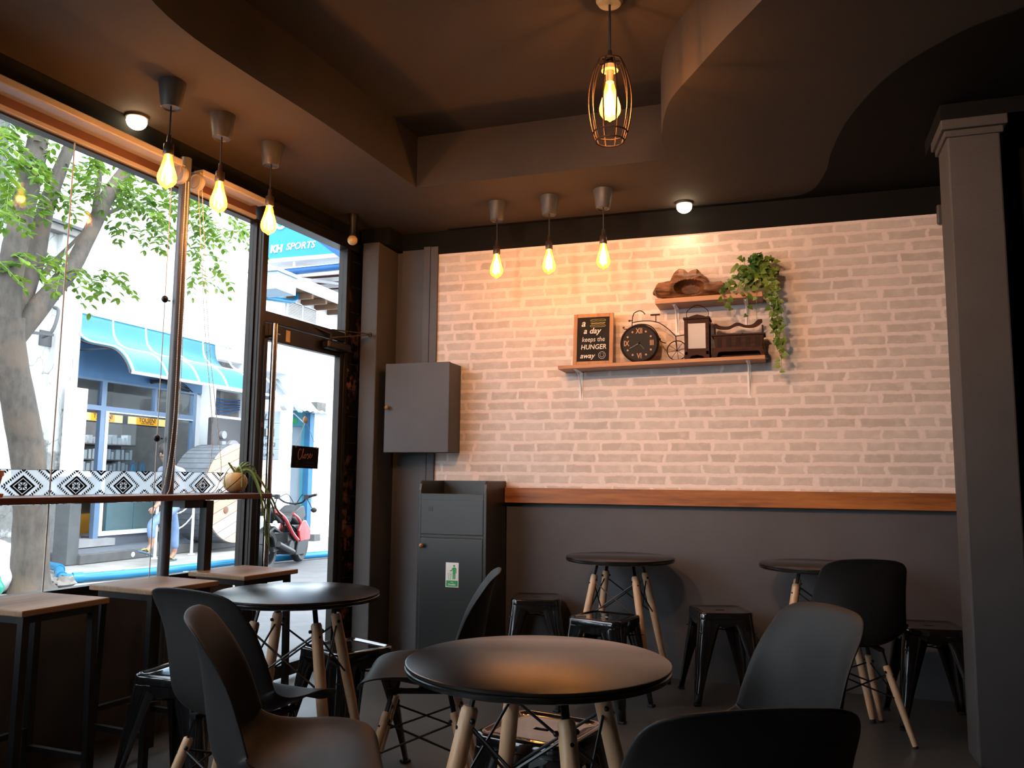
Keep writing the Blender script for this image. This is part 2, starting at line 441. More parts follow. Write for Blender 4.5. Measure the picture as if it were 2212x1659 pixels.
def decal_mat():
    """frosted film with a black stepped diamond pattern, printed on the glass (object y along, z up)"""
    mt, nt, b = nm('patterned window film')
    nt.nodes.remove(b)
    tc = N(nt, 'ShaderNodeTexCoord')
    sep = N(nt, 'ShaderNodeSeparateXYZ'); L(nt, tc.outputs['Object'], sep.inputs[0])
    P = 0.242
    y = sep.outputs[1]; z = sep.outputs[2]
    def ring(yo, zo):
        fy = math_n(nt, 'SUBTRACT', math_n(nt, 'FRACT', math_n(nt, 'DIVIDE', math_n(nt, 'ADD', y, yo + 100 * P), P)), 0.5)
        ay = math_n(nt, 'ABSOLUTE', math_n(nt, 'MULTIPLY', fy, P))
        az = math_n(nt, 'MULTIPLY', math_n(nt, 'ABSOLUTE', math_n(nt, 'SUBTRACT', z, zo)), 1.28)
        return ay, az
    c = 0.0080
    def layer(yo, zo):
        ay, az = ring(yo, zo)
        d = math_n(nt, 'ADD', ay, az)
        qy = math_n(nt, 'MULTIPLY', math_n(nt, 'FLOOR', math_n(nt, 'DIVIDE', ay, c)), c)
        qz = math_n(nt, 'MULTIPLY', math_n(nt, 'FLOOR', math_n(nt, 'DIVIDE', az, c)), c)
        dq = math_n(nt, 'ADD', qy, qz)
        def band(v, a, b_):
            return math_n(nt, 'MULTIPLY', math_n(nt, 'GREATER_THAN', v, a), math_n(nt, 'LESS_THAN', v, b_))
        # solid diamond outlines
        k = band(d, 0.0425, 0.055)
        k = math_n(nt, 'MAXIMUM', k, math_n(nt, 'LESS_THAN', d, 0.0375))
        # light eight-petal flower inside
        mx = math_n(nt, 'MAXIMUM', ay, az); mn = math_n(nt, 'MINIMUM', ay, az)
        petal = math_n(nt, 'MULTIPLY', band(mx, 0.005, 0.0185), math_n(nt, 'GREATER_THAN', math_n(nt, 'SUBTRACT', mx, mn), 0.003))
        petal = math_n(nt, 'MULTIPLY', petal, math_n(nt, 'GREATER_THAN', mn, 0.002))
        k = math_n(nt, 'SUBTRACT', k, petal)
        # stepped dashes around it
        dash = math_n(nt, 'MULTIPLY', band(dq, 0.070, 0.083), math_n(nt, 'LESS_THAN', math_n(nt, 'FRACT', math_n(nt, 'DIVIDE', math_n(nt, 'SUBTRACT', math_n(nt, 'MULTIPLY', ay, 1.0), az), 0.016)), 0.62))
        return math_n(nt, 'MAXIMUM', k, dash), d
    a1, d1 = layer(0.0, 1.084)
    a2, d2 = layer(P / 2, 1.170)
    a3, d3 = layer(P / 2, 1.000)
    k = math_n(nt, 'MAXIMUM', a1, math_n(nt, 'MAXIMUM', a2, a3))
    topl = math_n(nt, 'GREATER_THAN', z, 1.1485)
    k = math_n(nt, 'MAXIMUM', k, topl)
    k = math_n(nt, 'MINIMUM', k, 1.0)
    film_t = N(nt, 'ShaderNodeBsdfTransparent'); film_t.inputs[0].default_value = (0.80, 0.82, 0.84, 1)
    film_d = N(nt, 'ShaderNodeBsdfTranslucent'); film_d.inputs[0].default_value = (0.85, 0.85, 0.86, 1)
    film = N(nt, 'ShaderNodeMixShader'); film.inputs[0].default_value = 0.34
    L(nt, film_t.outputs[0], film.inputs[1]); L(nt, film_d.outputs[0], film.inputs[2])
    blk = N(nt, 'ShaderNodeBsdfDiffuse'); blk.inputs[0].default_value = (0.012, 0.012, 0.013, 1)
    mx = N(nt, 'ShaderNodeMixShader')
    L(nt, k, mx.inputs[0]); L(nt, film.outputs[0], mx.inputs[1]); L(nt, blk.outputs[0], mx.inputs[2])
    L(nt, mx.outputs[0], nt.nodes['Material Output'].inputs['Surface'])
    return mt
M['decal'] = decal_mat()

def strip_mat():
    mt, nt, b = nm('rust patterned dark panel')
    v = coords(nt)
    f = noise_n(nt, v, 14, 6, 0.65)
    g = noise_n(nt, v, 3.5, 2)
    mask = math_n(nt, 'MULTIPLY', ramp(nt, f, [(0.48, (0, 0, 0)), (0.58, (1, 1, 1))]), ramp(nt, g, [(0.42, (0, 0, 0)), (0.58, (1, 1, 1))]))
    c = mixc(nt, mask, (0.018, 0.015, 0.016), (0.30, 0.15, 0.11))
    L(nt, c, b.inputs['Base Color'])
    b.inputs['Roughness'].default_value = 0.18
    return mt
M['strip'] = strip_mat()

def drum_wood():
    mt, nt, b = nm('multi coloured drum planks')
    v = coords(nt)
    sep = N(nt, 'ShaderNodeSeparateXYZ'); L(nt, v, sep.inputs[0])
    t = math_n(nt, 'SUBTRACT', sep.outputs[2], math_n(nt, 'MULTIPLY', sep.outputs[1], 0.35))
    q = math_n(nt, 'DIVIDE', t, 0.16)
    row = math_n(nt, 'FLOOR', q)
    wn = N(nt, 'ShaderNodeTexWhiteNoise', noise_dimensions='1D'); L(nt, row, wn.inputs['W'])
    c = ramp(nt, wn.outputs['Value'], [(0.0, (0.42, 0.26, 0.18)), (0.25, (0.50, 0.48, 0.46)), (0.5, (0.68, 0.50, 0.30)), (0.75, (0.40, 0.20, 0.15)), (1.0, (0.62, 0.60, 0.58))])
    st = noise_n(nt, coords(nt, (1, 2, 22)), 3, 5, 0.7)
    c = mixc(nt, math_n(nt, 'MULTIPLY', st, 0.55), c, (0.16, 0.11, 0.08))
    gap = ramp(nt, math_n(nt, 'FRACT', q), [(0.03, (1, 1, 1)), (0.07, (0, 0, 0))])
    c = mixc(nt, gap, c, (0.03, 0.025, 0.02))
    L(nt, c, b.inputs['Base Color'])
    b.inputs['Roughness'].default_value = 0.75
    return mt
M['drum'] = drum_wood()

# ------------------------------------------------------------------ mesh helpers
class MB:
    """collects shapes; build() links them as ONE mesh object"""
    def __init__(self, xf=None):
        self.v = []; self.f = []; self.xf = xf
    def add(self, vs, fs):
        o = len(self.v)
        self.v += [Vector(p) for p in vs]
        self.f += [tuple(i + o for i in f) for f in fs]
        return self
    def box(self, x0, x1, y0, y1, z0, z1, R=None, at=None):
        vs = [Vector((x, y, z)) for z in (z0, z1) for y in (y0, y1) for x in (x0, x1)]
        if R is not None: vs = [R @ p for p in vs]
        if at is not None: vs = [p + Vector(at) for p in vs]
        return self.add(vs, [(0, 2, 3, 1), (4, 5, 7, 6), (0, 1, 5, 4), (2, 6, 7, 3), (0, 4, 6, 2), (1, 3, 7, 5)])
    def tube(self, pts, r, n=10, caps=True, closed=False):
        pts = [Vector(p) for p in pts]
        m_ = len(pts)
        rs = r if isinstance(r, (list, tuple)) else [r] * m_
        prev = None
        rings = []
        for i, p in enumerate(pts):
            if closed: t = pts[(i + 1) % m_] - pts[i - 1]
            elif i == 0: t = pts[1] - pts[0]
            elif i == m_ - 1: t = pts[-1] - pts[-2]
            else: t = (pts[i + 1] - p).normalized() + (p - pts[i - 1]).normalized()
            t.normalize()
            if prev is None:
                a = Vector((0, 0, 1)) if abs(t.z) < 0.9 else Vector((1, 0, 0))
                u = t.cross(a).normalized()
            else:
                u = prev - t * prev.dot(t)
                u = u.normalized() if u.length > 1e-6 else t.orthogonal().normalized()
            prev = u
            w = t.cross(u)
            rings.append([p + (u * cos(2 * pi * k / n) + w * sin(2 * pi * k / n)) * rs[i] for k in range(n)])
        vs = [q for rg in rings for q in rg]
        fs = []
        last = m_ if closed else m_ - 1
        for i in range(last):
            j = (i + 1) % m_
            for k in range(n):
                k2 = (k + 1) % n
                fs.append((i * n + k, i * n + k2, j * n + k2, j * n + k))
        if caps and not closed:
            fs.append(tuple(reversed(range(n))))
            fs.append(tuple((m_ - 1) * n + k for k in range(n)))
        return self.add(vs, fs)
    def bar(self, p, q, w, h=None, up=(0, 0, 1)):
        """square bar from p to q"""
        p, q = Vector(p), Vector(q); h = h or w
        t = (q - p).normalized(); a = Vector(up)
        if abs(t.dot(a)) > 0.95: a = Vector((1, 0, 0))
        u = t.cross(a).normalized(); w_ = u.cross(t)
        vs = []
        for c in (p, q):
            for s1, s2 in ((-1, -1), (1, -1), (1, 1), (-1, 1)):
                vs.append(c + u * s1 * w / 2 + w_ * s2 * h / 2)
        return self.add(vs, [(0, 1, 2, 3), (7, 6, 5, 4), (0, 4, 5, 1), (1, 5, 6, 2), (2, 6, 7, 3), (3, 7, 4, 0)])
    def lathe(self, prof, n=32, c=(0, 0, 0), R=None):
        c = Vector(c)
        vs = []; fs = []
        for (r, z) in prof:
            for k in range(n):
                p = Vector((r * cos(2 * pi * k / n), r * sin(2 * pi * k / n), z))
                if R is not None: p = R @ p
                vs.append(p + c)
        for i in range(len(prof) - 1):
            for k in range(n):
                k2 = (k + 1) % n
                fs.append((i * n + k, i * n + k2, (i + 1) * n + k2, (i + 1) * n + k))
        if prof[0][0] > 1e-5: fs.append(tuple(reversed(range(n))))
        if prof[-1][0] > 1e-5: fs.append(tuple((len(prof) - 1) * n + k for k in range(n)))
        return self.add(vs, fs)
    def prism(self, poly, a, b, axis='y', holes=()):
        """2D outline extruded from a to b; axis y: poly=(x,z); z: poly=(x,y); x: poly=(y,z)"""
        def P(u, v, w):
            return {'y': (u, w, v), 'z': (u, v, w), 'x': (w, u, v)}[axis]
        loops = [list(poly)] + [list(h) for h in holes]
        tris = geometry.tessellate_polygon([[Vector((p[0], p[1], 0)) for p in lp] for lp in loops])
        flat = [p for lp in loops for p in lp]
        n = len(flat)
        vs = [P(p[0], p[1], a) for p in flat] + [P(p[0], p[1], b) for p in flat]
        fs = [tuple(t) for t in tris] + [tuple(i + n for i in reversed(t)) for t in tris]
        o = 0
        for lp in loops:
            k = len(lp)
            for i in range(k):
                j = (i + 1) % k
                fs.append((o + i, o + j, n + o + j, n + o + i))
            o += k
        return self.add(vs, fs)
    def sphere(self, c, r, n=16, m_=10, sc=(1, 1, 1)):
        prof = []
        c = Vector(c)
        vs = [c + Vector((0, 0, -r * sc[2]))]; fs = []
        for i in range(1, m_):
            a = -pi / 2 + pi * i / m_
            for k in range(n):
                b = 2 * pi * k / n
                vs.append(c + Vector((r * cos(a) * cos(b) * sc[0], r * cos(a) * sin(b) * sc[1], r * sin(a) * sc[2])))
        vs.append(c + Vector((0, 0, r * sc[2])))
        for k in range(n):
            fs.append((0, 1 + (k + 1) % n, 1 + k))
            fs.append((len(vs) - 1, 1 + (m_ - 2) * n + k, 1 + (m_ - 2) * n + (k + 1) % n))
        for i in range(m_ - 2):
            for k in range(n):
                k2 = (k + 1) % n
                fs.append((1 + i * n + k, 1 + i * n + k2, 1 + (i + 1) * n + k2, 1 + (i + 1) * n + k))
        return self.add(vs, fs)
    def grid(self, rows):
        """rows of points -> surface"""
        nr, nc = len(rows), len(rows[0])
        vs = [p for r in rows for p in r]
        fs = [(i * nc + j, i * nc + j + 1, (i + 1) * nc + j + 1, (i + 1) * nc + j) for i in range(nr - 1) for j in range(nc - 1)]
        return self.add(vs, fs)
    def shift(self, d):
        d = Vector(d); self.v = [p + d for p in self.v]; return self
    def build(self, name, mat, parent=None, smooth=None, bevel=0.0, loc=None, rz=0.0, subsurf=0, solid=0.0, normals=True, segs=2):
        me = bpy.data.meshes.new(name)
        vs = [self.xf @ p for p in self.v] if self.xf is not None else self.v
        me.from_pydata([tuple(p) for p in vs], [], self.f)
        me.update()
        if normals:
            bm = bmesh.new(); bm.from_mesh(me)
            bmesh.ops.recalc_face_normals(bm, faces=bm.faces)
            bm.to_mesh(me); bm.free()
        me.materials.append(M[mat] if isinstance(mat, str) else mat)
        o = bpy.data.objects.new(name, me)
        COL.objects.link(o)
        if loc is not None: o.location = loc
        o.rotation_euler.z = rz
        if parent is not None: o.parent = parent
        if smooth is not None:
            for p in me.polygons: p.use_smooth = True
            if smooth < 180:
                me.set_sharp_from_angle(angle=radians(smooth))
        if solid:
            md = o.modifiers.new('solid', 'SOLIDIFY'); md.thickness = solid; md.offset = 0
        if bevel:
            md = o.modifiers.new('bevel', 'BEVEL'); md.width = bevel; md.segments = segs; md.limit_method = 'ANGLE'; md.angle_limit = radians(35)
        if subsurf:
            md = o.modifiers.new('sub', 'SUBSURF'); md.levels = subsurf; md.render_levels = subsurf
        return o

def struct(o):
    o['kind'] = 'structure'
    return o

def tag(o, label, cat, group=None, kind=None):
    o['label'] = label; o['category'] = cat
    if group: o['group'] = group
    if kind: o['kind'] = kind
    return o

def thing(name, label, cat, loc=(0, 0, 0), rz=0.0, group=None):
    o = bpy.data.objects.new(name, None)
    o.empty_display_size = 0.1
    COL.objects.link(o)
    o.location = loc; o.rotation_euler = (0, 0, rz)
    return tag(o, label, cat, group)

def dup(root, loc, rz, label, group=None):
    def cp(o, parent):
        c = o.copy()
        COL.objects.link(c)
        c.parent = parent
        for ch in list(o.children):
            cp(ch, c)
        return c
    r = root.copy(); COL.objects.link(r)
    for ch in list(root.children):
        cp(ch, r)
    r.location = loc; r.rotation_euler = (0, 0, rz)
    r['label'] = label
    if group: r['group'] = group
    return r

def text_mesh(txt, size, depth=0.002, shear=0.0, bold=0.0, space=1.0):
    cu = bpy.data.curves.new('txt', 'FONT')
    cu.body = txt; cu.size = size; cu.extrude = depth / 2; cu.shear = shear; cu.offset = bold
    cu.align_x = 'CENTER'; cu.align_y = 'CENTER'; cu.space_character = space
    cu.resolution_u = 3
    o = bpy.data.objects.new('txt', cu)
    COL.objects.link(o)
    dg = bpy.context.evaluated_depsgraph_get()
    me = bpy.data.meshes.new_from_object(o.evaluated_get(dg))
    vs = [v.co.copy() for v in me.vertices]; fs = [tuple(p.vertices) for p in me.polygons]
    bpy.data.objects.remove(o); bpy.data.curves.remove(cu); bpy.data.meshes.remove(me)
    return vs, fs

def add_text(mb, txt, size, origin, xdir, updir, depth=0.002, shear=0.0, bold=0.0, stretch=1.0, space=1.0):
    vs, fs = text_mesh(txt, size, depth, shear, bold, space)
    X_, U_ = Vector(xdir).normalized(), Vector(updir).normalized()
    Z_ = X_.cross(U_)
    o = Vector(origin)
    mb.add([o + X_ * v.x * stretch + U_ * v.y + Z_ * v.z for v in vs], fs)

def catmull(pts, n):
    out = []
    P = [Vector(p) for p in pts]
    P = [2 * P[0] - P[1]] + P + [2 * P[-1] - P[-2]]
    segs = len(P) - 3
    for i in range(n):
        t = i / (n - 1) * segs
        s = min(int(t), segs - 1); t -= s
        a, b, c, d = P[s:s + 4]
        out.append(0.5 * ((2 * b) + (c - a) * t + (2 * a - 5 * b + 4 * c - d) * t * t + (3 * b - a - 3 * c + d) * t ** 3))
    return out

# frame of the window wall: local x = into the room, local y = along the wall (away from camera), z up
WX = Matrix.Translation((-3.08, 0, 0)) @ Matrix.Rotation(-YW, 4, 'Z')
def wp(n, t, z=0.0):
    return WX @ Vector((n, t, z))
def off_n(off):           # plane x = off + K*y expressed as distance from the glass
    return (off + 3.08) * cos(YW)

ZC = 2.77     # underside of the ceiling
ZT = 3.07     # top of the tray

# ================================================================== THE ROOM
b = MB(); b.box(-3.1, 3.0, -2.6, 5.2, -0.10, 0.0)
struct(b.build('floor', 'floor'))

# ceiling slab with the recessed tray cut out of it
outer = [(-3.30, -2.6), (3.0, -2.6), (3.0, 5.2), (-2.75, 5.2), (-2.83, 4.2)]
hole = [Vector((x, y, 0)) for x, y in ((0.30, 1.60), (0.30, 2.05), (0.17, 2.42), (0.06, 2.63), (-0.055, 2.83), (-0.19, 3.04), (-0.32, 3.26), (-0.44, 3.47), (-0.50, 3.66), (-0.54, 3.86), (-0.56, 4.155))]
hole = catmull(hole[:-1], 36) + [hole[-1]]
lefth = catmull([Vector(p + (0,)) for p in ((-1.968, 4.17), (-2.015, 3.26), (-2.065, 2.75), (-2.085, 2.40), (-2.04, 2.12), (-1.90, 1.80), (-1.70, 1.60))], 24)
hl = [(p.x, p.y) for p in hole] + [(p.x, p.y) for p in lefth]
b = MB(); b.prism(outer, ZC, ZT, 'z', holes=[hl])
struct(b.build('ceiling', 'ceil', smooth=30))
b = MB(); b.box(-3.4, 3.1, -2.7, 5.3, ZT, ZT + 0.12)
struct(b.build('ceiling_recess', 'ceil'))
# thin black sheet just under the ceiling on the right, with a curved edge
cv = catmull([Vector(p + (0,)) for p in ((1.60, 2.75), (0.81, 3.13), (0.576, 3.30), (0.41, 3.55), (0.292, 3.93), (0.24, 4.31), (0.225, 4.57), (0.15, 4.87), (-0.05, 4.93), (-0.6, 4.935), (-2.1, 4.945))], 50)
poly = [(p.x, p.y) for p in cv] + [(-2.1, 5.1), (2.95, 5.1), (2.95, 2.5)]
b = MB(); b.prism(poly, ZC - 0.003, ZC + 0.01, 'z')
struct(b.build('trim_1', 'black'))

# back wall: plaster, brick wallpaper, dado rail, black band on top
b = MB(); b.box(-2.45, 3.0, 5.0, 5.2, 0, ZC); b.box(-2.9, -2.45, 5.03, 5.2, 0, ZC)
struct(b.build('wall_back', 'paint'))
b = MB(); b.box(-2.178, 0.93, 4.985, 5.002, 1.0, 2.615)
struct(b.build('wall_back_brickpaper', 'brick'))
b = MB(); b.box(-2.178, 2.9, 4.975, 5.01, 2.613, ZC); b.box(-2.62, -2.17, 4.985, 5.04, 2.66, ZC)
struct(b.build('trim_2', 'black'))
b = MB(); b.box(-1.684, 0.93, 4.945, 5.0, 0.985, 1.078)
struct(b.build('trim_3', 'pine', bevel=0.003))
b = MB(); b.box(-2.178, -1.684, 4.975, 5.0, 0.985, 1.02)
struct(b.build('trim_8', 'paint'))
b = MB(); b.box(-2.285, -2.235, 4.975, 5.0, 0.0, 2.67); b.box(-2.230, -2.178, 4.968, 5.0, 0.0, 2.665)
struct(b.build('trim_4', 'paint', bevel=0.003))
# corner pillar beside the door
b = MB(); b.box(-2.618, -2.500, 4.75, 5.05, 0, 2.66)
struct(b.build('wall_pillar', 'paint_col', bevel=0.006))
b = MB(); b.box(-2.66, -2.45, 4.80, 5.04, 2.655, ZC)
struct(b.build('trim_5', 'black'))
# column on the right with a moulded head
b = MB(); b.box(0.69, 0.895, 3.90, 4.12, 0, 2.70)
struct(b.build('wall_column', 'paint_col', bevel=0.008))
b = MB(); b.box(0.678, 0.907, 3.888, 4.132, 2.625, 2.655); b.box(0.664, 0.921, 3.872, 4.146, 2.655, 2.70)
struct(b.build('trim_6', 'paint_col', bevel=0.005))
b = MB(); b.box(0.664, 3.0, 3.872, 4.30, 2.698, ZC)
struct(b.build('trim_7', 'black'))
b = MB(); b.box(0.93, 3.0, 4.10, 5.0, 0, ZC)
struct(b.build('wall_right_return', 'black'))
b = MB(); b.box(2.9, 3.0, -2.6, 4.1, 0, ZC)
struct(b.build('wall_right', 'paint'))
b = MB(); b.box(-3.3, 3.0, -2.7, -2.6, 0, ZC)
struct(b.build('wall_front', 'paint'))

# window wall
b = MB(WX); b.box(-0.14, -0.01, -2.6, 3.775, 0, 0.630)
struct(b.build('wall_left', 'paint'))
b = MB(WX); b.box(-0.16, 0.0, -2.6, 4.95, 2.66, ZT); b.box(-0.16, 0.0, 4.85, 5.2, 0, ZC)
struct(b.build('wall_left_head', 'black'))
b = MB(WX); b.box(-0.15, 0.012, -2.6, 3.775, 0.630, 0.645)
struct(b.build('trim_9', 'frame'))

def window(idx, t0, t1, z0, z1, fr=0.035, head=True):
    r = bpy.data.objects.new('window_%d' % idx, None); COL.objects.link(r); r.location = wp(0, (t0 + t1) / 2, z0); r.rotation_euler.z = -YW
    struct(r)
    h = (t1 - t0) / 2; H_ = z1 - z0
    f = MB()
    f.box(-0.03, 0.02, -h, -h + fr, 0, H_); f.box(-0.03, 0.02, h - fr, h, 0, H_)
    f.box(-0.03, 0.02, -h + fr, h - fr, 0, 0.02); f.box(-0.03, 0.02, -h + fr, h - fr, H_ - 0.02, H_)
    f.build('window_frame', 'frame', r)
    g = MB(); g.box(-0.006, 0.0, -h + fr, h - fr, 0.02, H_ - 0.02)
    g.build('pane', 'glass', r)
    return r
window(1, -2.6, 3.289, 0.645, 2.54, fr=0.008)
window(2, 3.293, 3.81, 0.645, 2.54, fr=0.008)
# mullion between window and door, door head, jamb
b = MB(WX); b.box(-0.03, 0.045, 3.812, 3.875, 0, 2.66)
b.box(-0.05, 0.03, 3.875, 4.655, 1.985, 2.045)
b.box(-0.05, 0.04, 3.876, 4.86, 2.595, 2.655)
b.box(-0.035, 0.03, 4.655, 4.69, 0, 2.60)
struct(b.build('trim_10', 'frame', bevel=0.003))
b = MB(WX); b.box(0.045, 0.058, 3.815, 3.835, 0.0, 2.60)
struct(b.build('trim_12', 'frame'))
r = bpy.data.objects.new('window_3', None); COL.objects.link(r); r.location = wp(0, 4.25, 2.045); r.rotation_euler.z = -YW; struct(r)
g = MB(); g.box(-0.006, 0.0, -0.40, 0.405, 0, 0.55); g.build('pane', 'glass', r)
# valance (brown) and bright lower strip above the big windows
b = MB(WX); b.box(-0.02, 0.030, -2.6, 3.775, 2.551, 2.608)
struct(b.build('trim_13', 'frame_warm', bevel=0.003))
b = MB(WX); b.box(-0.02, 0.036, -2.6, 3.775, 2.530, 2.551)
struct(b.build('trim_14', 'blind', bevel=0.003))
b = MB(WX)
for z, n_ in ((2.608, 0.045), (2.630, 0.060)):
    b.box(-0.02, n_, -2.6, 3.775, z, z + 0.021)
b.box(-0.02, 0.06, 3.775, 4.72, 2.645, 2.66)
struct(b.build('trim_15', 'frame'))
# patterned glass panel in the narrow bay beside the door
b = MB(WX); b.box(-0.01, 0.0, 4.69, 4.90, 0.0, 2.595)
o = struct(b.build('window_4', 'strip'))
b = MB(WX)
for i in range(15):
    b.box(0.0, 0.004, 4.75, 4.85, 0.16 + i * 0.17, 0.163 + i * 0.17)
b.build('glazing_line', 'post', o)

# the open-view glass door
d = bpy.data.objects.new('door_1', None); COL.objects.link(d); d.location = wp(0, 3.877, 0.0); d.rotation_euler.z = -YW; struct(d)
f = MB(); f.box(-0.02, 0.025, 0.0, 0.05, 0.02, 1.98); f.box(-0.02, 0.025, 0.74, 0.775, 0.02, 1.98)
f.box(-0.02, 0.025, 0.05, 0.74, 1.885, 1.98); f.box(-0.02, 0.025, 0.05, 0.74, 0.02, 0.09)
f.build('door_frame', 'frame', d, bevel=0.003)
g = MB(); g.box(-0.004, 0.002, 0.05, 0.74, 0.09, 1.885); g.build('pane', 'glass', d)
h = MB(); h.tube([(0.085, 0.030, 0.45), (0.085, 0.030, 1.97)], 0.0165, 16)
hh = h.build('door_handle', 'steel', d, smooth=40)
hb = MB(); hb.tube([(0.02, 0.030, 1.90), (0.085, 0.030, 1.90)], 0.008); hb.tube([(0.02, 0.030, 0.55), (0.085, 0.030, 0.55)], 0.008); hb.tube([(0.072, 0.035, 1.92), (0.072, 0.09, 1.92)], 0.004)
hb.build('handle_mount', 'steel', hh, smooth=40)
s = MB(); s.box(0.0255, 0.028, 0.20, 0.235, 1.90, 1.965); s.build('sticker', 'gourd', d)
s = MB(); s.box(0.026, 0.032, 0.0, 0.03, 1.40, 1.425); s.build('latch', 'barwood', d)

# round steel post rising through the bar
b = MB(); b.tube([(0, 0, 0), (0, 0, 2.64)], 0.026, 20)
o = b.build('steel_post', 'post', loc=wp(0.115, 3.172, 0), smooth=40)
tag(o, 'round grey steel post standing in front of the window glass', 'post')

# ------------------------------------------------------------------ blinds with bead chains
def roller_blind(t0, t1, cap_at, loops, label, group):
    r = thing('roller_blind', label, 'blind', wp(0.11, (t0 + t1) / 2, 2.58), -YW, group)
    h = (t1 - t0) / 2
    q = MB(); q.box(-0.03, 0.035, -h, h, 0.0, 0.034); q.box(-0.12, -0.03, -h, h, 0.010, 0.03)
    q.build('rail', 'blind', r, bevel=0.006)
    s_ = h if cap_at > 0 else -h
    q = MB(); q.lathe([(0.0, -0.014), (0.040, -0.014), (0.044, -0.006), (0.044, 0.010), (0.036, 0.016), (0.030, 0.012), (0.0, 0.016)], 24, (0.01, s_ + 0.012 * (1 if cap_at > 0 else -1), -0.035), Matrix.Rotation(pi / 2, 3, 'X'))
    q.box(-0.02, 0.03, s_ - 0.015, s_ + 0.02, -0.03, 0.012)
    cp = q.build('end_cap', 'blind', r, smooth=40)
    for pts in loops:
        pts = catmull(pts, 90)
        q = MB()
        # string of beads
        acc = 0
        for i in range(len(pts) - 1):
            seg = (pts[i + 1] - pts[i]).length
            k = 0.0
            while acc + k < seg: 
                p = pts[i].lerp(pts[i + 1], (acc + k) / seg)
                q.sphere(p, 0.0028, 6, 4)
                k += 0.0085
            acc = acc + k - seg
        q.tube(pts, 0.0011, 5)
        q.build('bead_chain', 'chain', r, smooth=60)
    return r
# coordinates local to the blind: x into the room, y along the window, z from the rail
def lo(t, n, z, t0, t1): return (n - 0.11, t - (t0 + t1) / 2, z - 2.60)
t0, t1 = -2.55, 3.125
l1 = [lo(t, n, z, t0, t1) for t, n, z in ((3.144, 0.15, 2.528), (3.149, 0.15, 1.829), (3.152, 0.15, 1.506), (3.143, 0.15, 1.293), (3.11, 0.16, 1.126), (3.085, 0.17, 1.074), (3.098, 0.18, 1.056), (3.162, 0.19, 1.052))]
l2 = [lo(t, n, z, t0, t1) for t, n, z in ((3.146, 0.165, 2.527), (3.162, 0.165, 1.831), (3.165, 0.165, 1.507), (3.156, 0.165, 1.294), (3.132, 0.17, 1.105), (3.108, 0.18, 1.068), (3.126, 0.19, 1.054), (3.18, 0.2, 1.052))]
roller_blind(t0, t1, 1, [l1, l2], 'long off-white roller blind rail above the big window, nearer to the viewer', 'roller blinds on the window head')
t0, t1 = 3.255, 3.735
l1 = [lo(t, n, z, t0, t1) for t, n, z in ((3.245, 0.13, 2.531), (3.346, 0.12, 1.866), (3.407, 0.12, 1.532), (3.432, 0.12, 1.352), (3.416, 0.125, 1.194), (3.325, 0.14, 1.094), (3.211, 0.16, 1.063), (3.136, 0.18, 1.053))]
l2 = [lo(t, n, z, t0, t1) for t, n, z in ((3.269, 0.13, 2.539), (3.367, 0.12, 1.87), (3.435, 0.12, 1.535), (3.483, 0.12, 1.31), (3.499, 0.125, 1.173), (3.448, 0.14, 1.083), (3.322, 0.16, 1.056), (3.135, 0.19, 1.052))]
roller_blind(t0, t1, -1, [l1, l2], 'short off-white roller blind rail between the round post and the door', 'roller blinds on the window head')

b = MB(); b.tube([(0, 0, -0.0), (0, 0, 1.86)], 0.0032, 6)
tag(b.build('blind_cord', 'cord', loc=wp(0.035, 2.635, 0.662), smooth=60), 'thin pale vertical cord against the glass, in front of the tree', 'cord', 'cords on the window')
t_ = thing('window_cable', 'thin pale cord with two black round knobs hanging left of the post', 'cord', wp(0.06, 3.128, 0.662), -YW, 'cords on the window')
b = MB(); b.tube([(0.02, 0.0, 0), (0.02, -0.003, 1.86)], 0.0022, 6); b.build('cord', 'cord', t_, smooth=60)
for z in (1.30, 1.945):
    b = MB(); b.sphere((0.03, -0.012, z - 0.662), 0.017, 14, 10, (0.8, 1, 1)); b.tube([(0.02, 0.0, z - 0.662), (0.02, 0.03, z - 0.662)], 0.004, 6)
    b.build('knob', 'blackmetal', t_, smooth=60)

# window film with the woven diamond pattern
for i, (a, c_) in enumerate(((-2.5, 3.280), (3.302, 3.80))):
    b = MB(); b.box(0.001, 0.0022, a, c_, 1.010, 1.150)
    o = b.build('window_film', 'decal', loc=(-3.08, 0, 0), rz=-YW)
    tag(o, ('black and frosted diamond pattern film on the large window pane left of the post', 'black and frosted diamond pattern film on the narrow pane between post and door')[i], 'window film', 'patterned film strips')

# ------------------------------------------------------------------ bar shelf under the windows
t_ = thing('window_bar', 'long narrow dark red wooden bar shelf running along the windows', 'bar counter', wp(0.0, 0.5, 0), -YW)
b = MB(); b.box(0.002, 0.285, -3.0, 3.195, 1.022, 1.048); b.build('bar_top', 'barwood', t_, bevel=0.004)
b = MB(); b.box(0.205, 0.235, 2.66, 2.785, 0.985, 1.022)
b.box(0.02, 0.204, 2.755, 2.785, 0.985, 1.022)
b.build('bar_rail', 'blackmetal', t_)
for tt in (2.785, 0.9, -1.0):
    b = MB(); b.box(0.205, 0.245, tt, tt + 0.045, 0, 1.018); b.build('leg', 'blackmetal', t_)
for a_ in (1.0, 2.2):
    b = MB(); b.box(0.07, 0.11, a_, a_ + 0.2, 1.014, 1.022); b.build('bracket', 'blackmetal', t_)

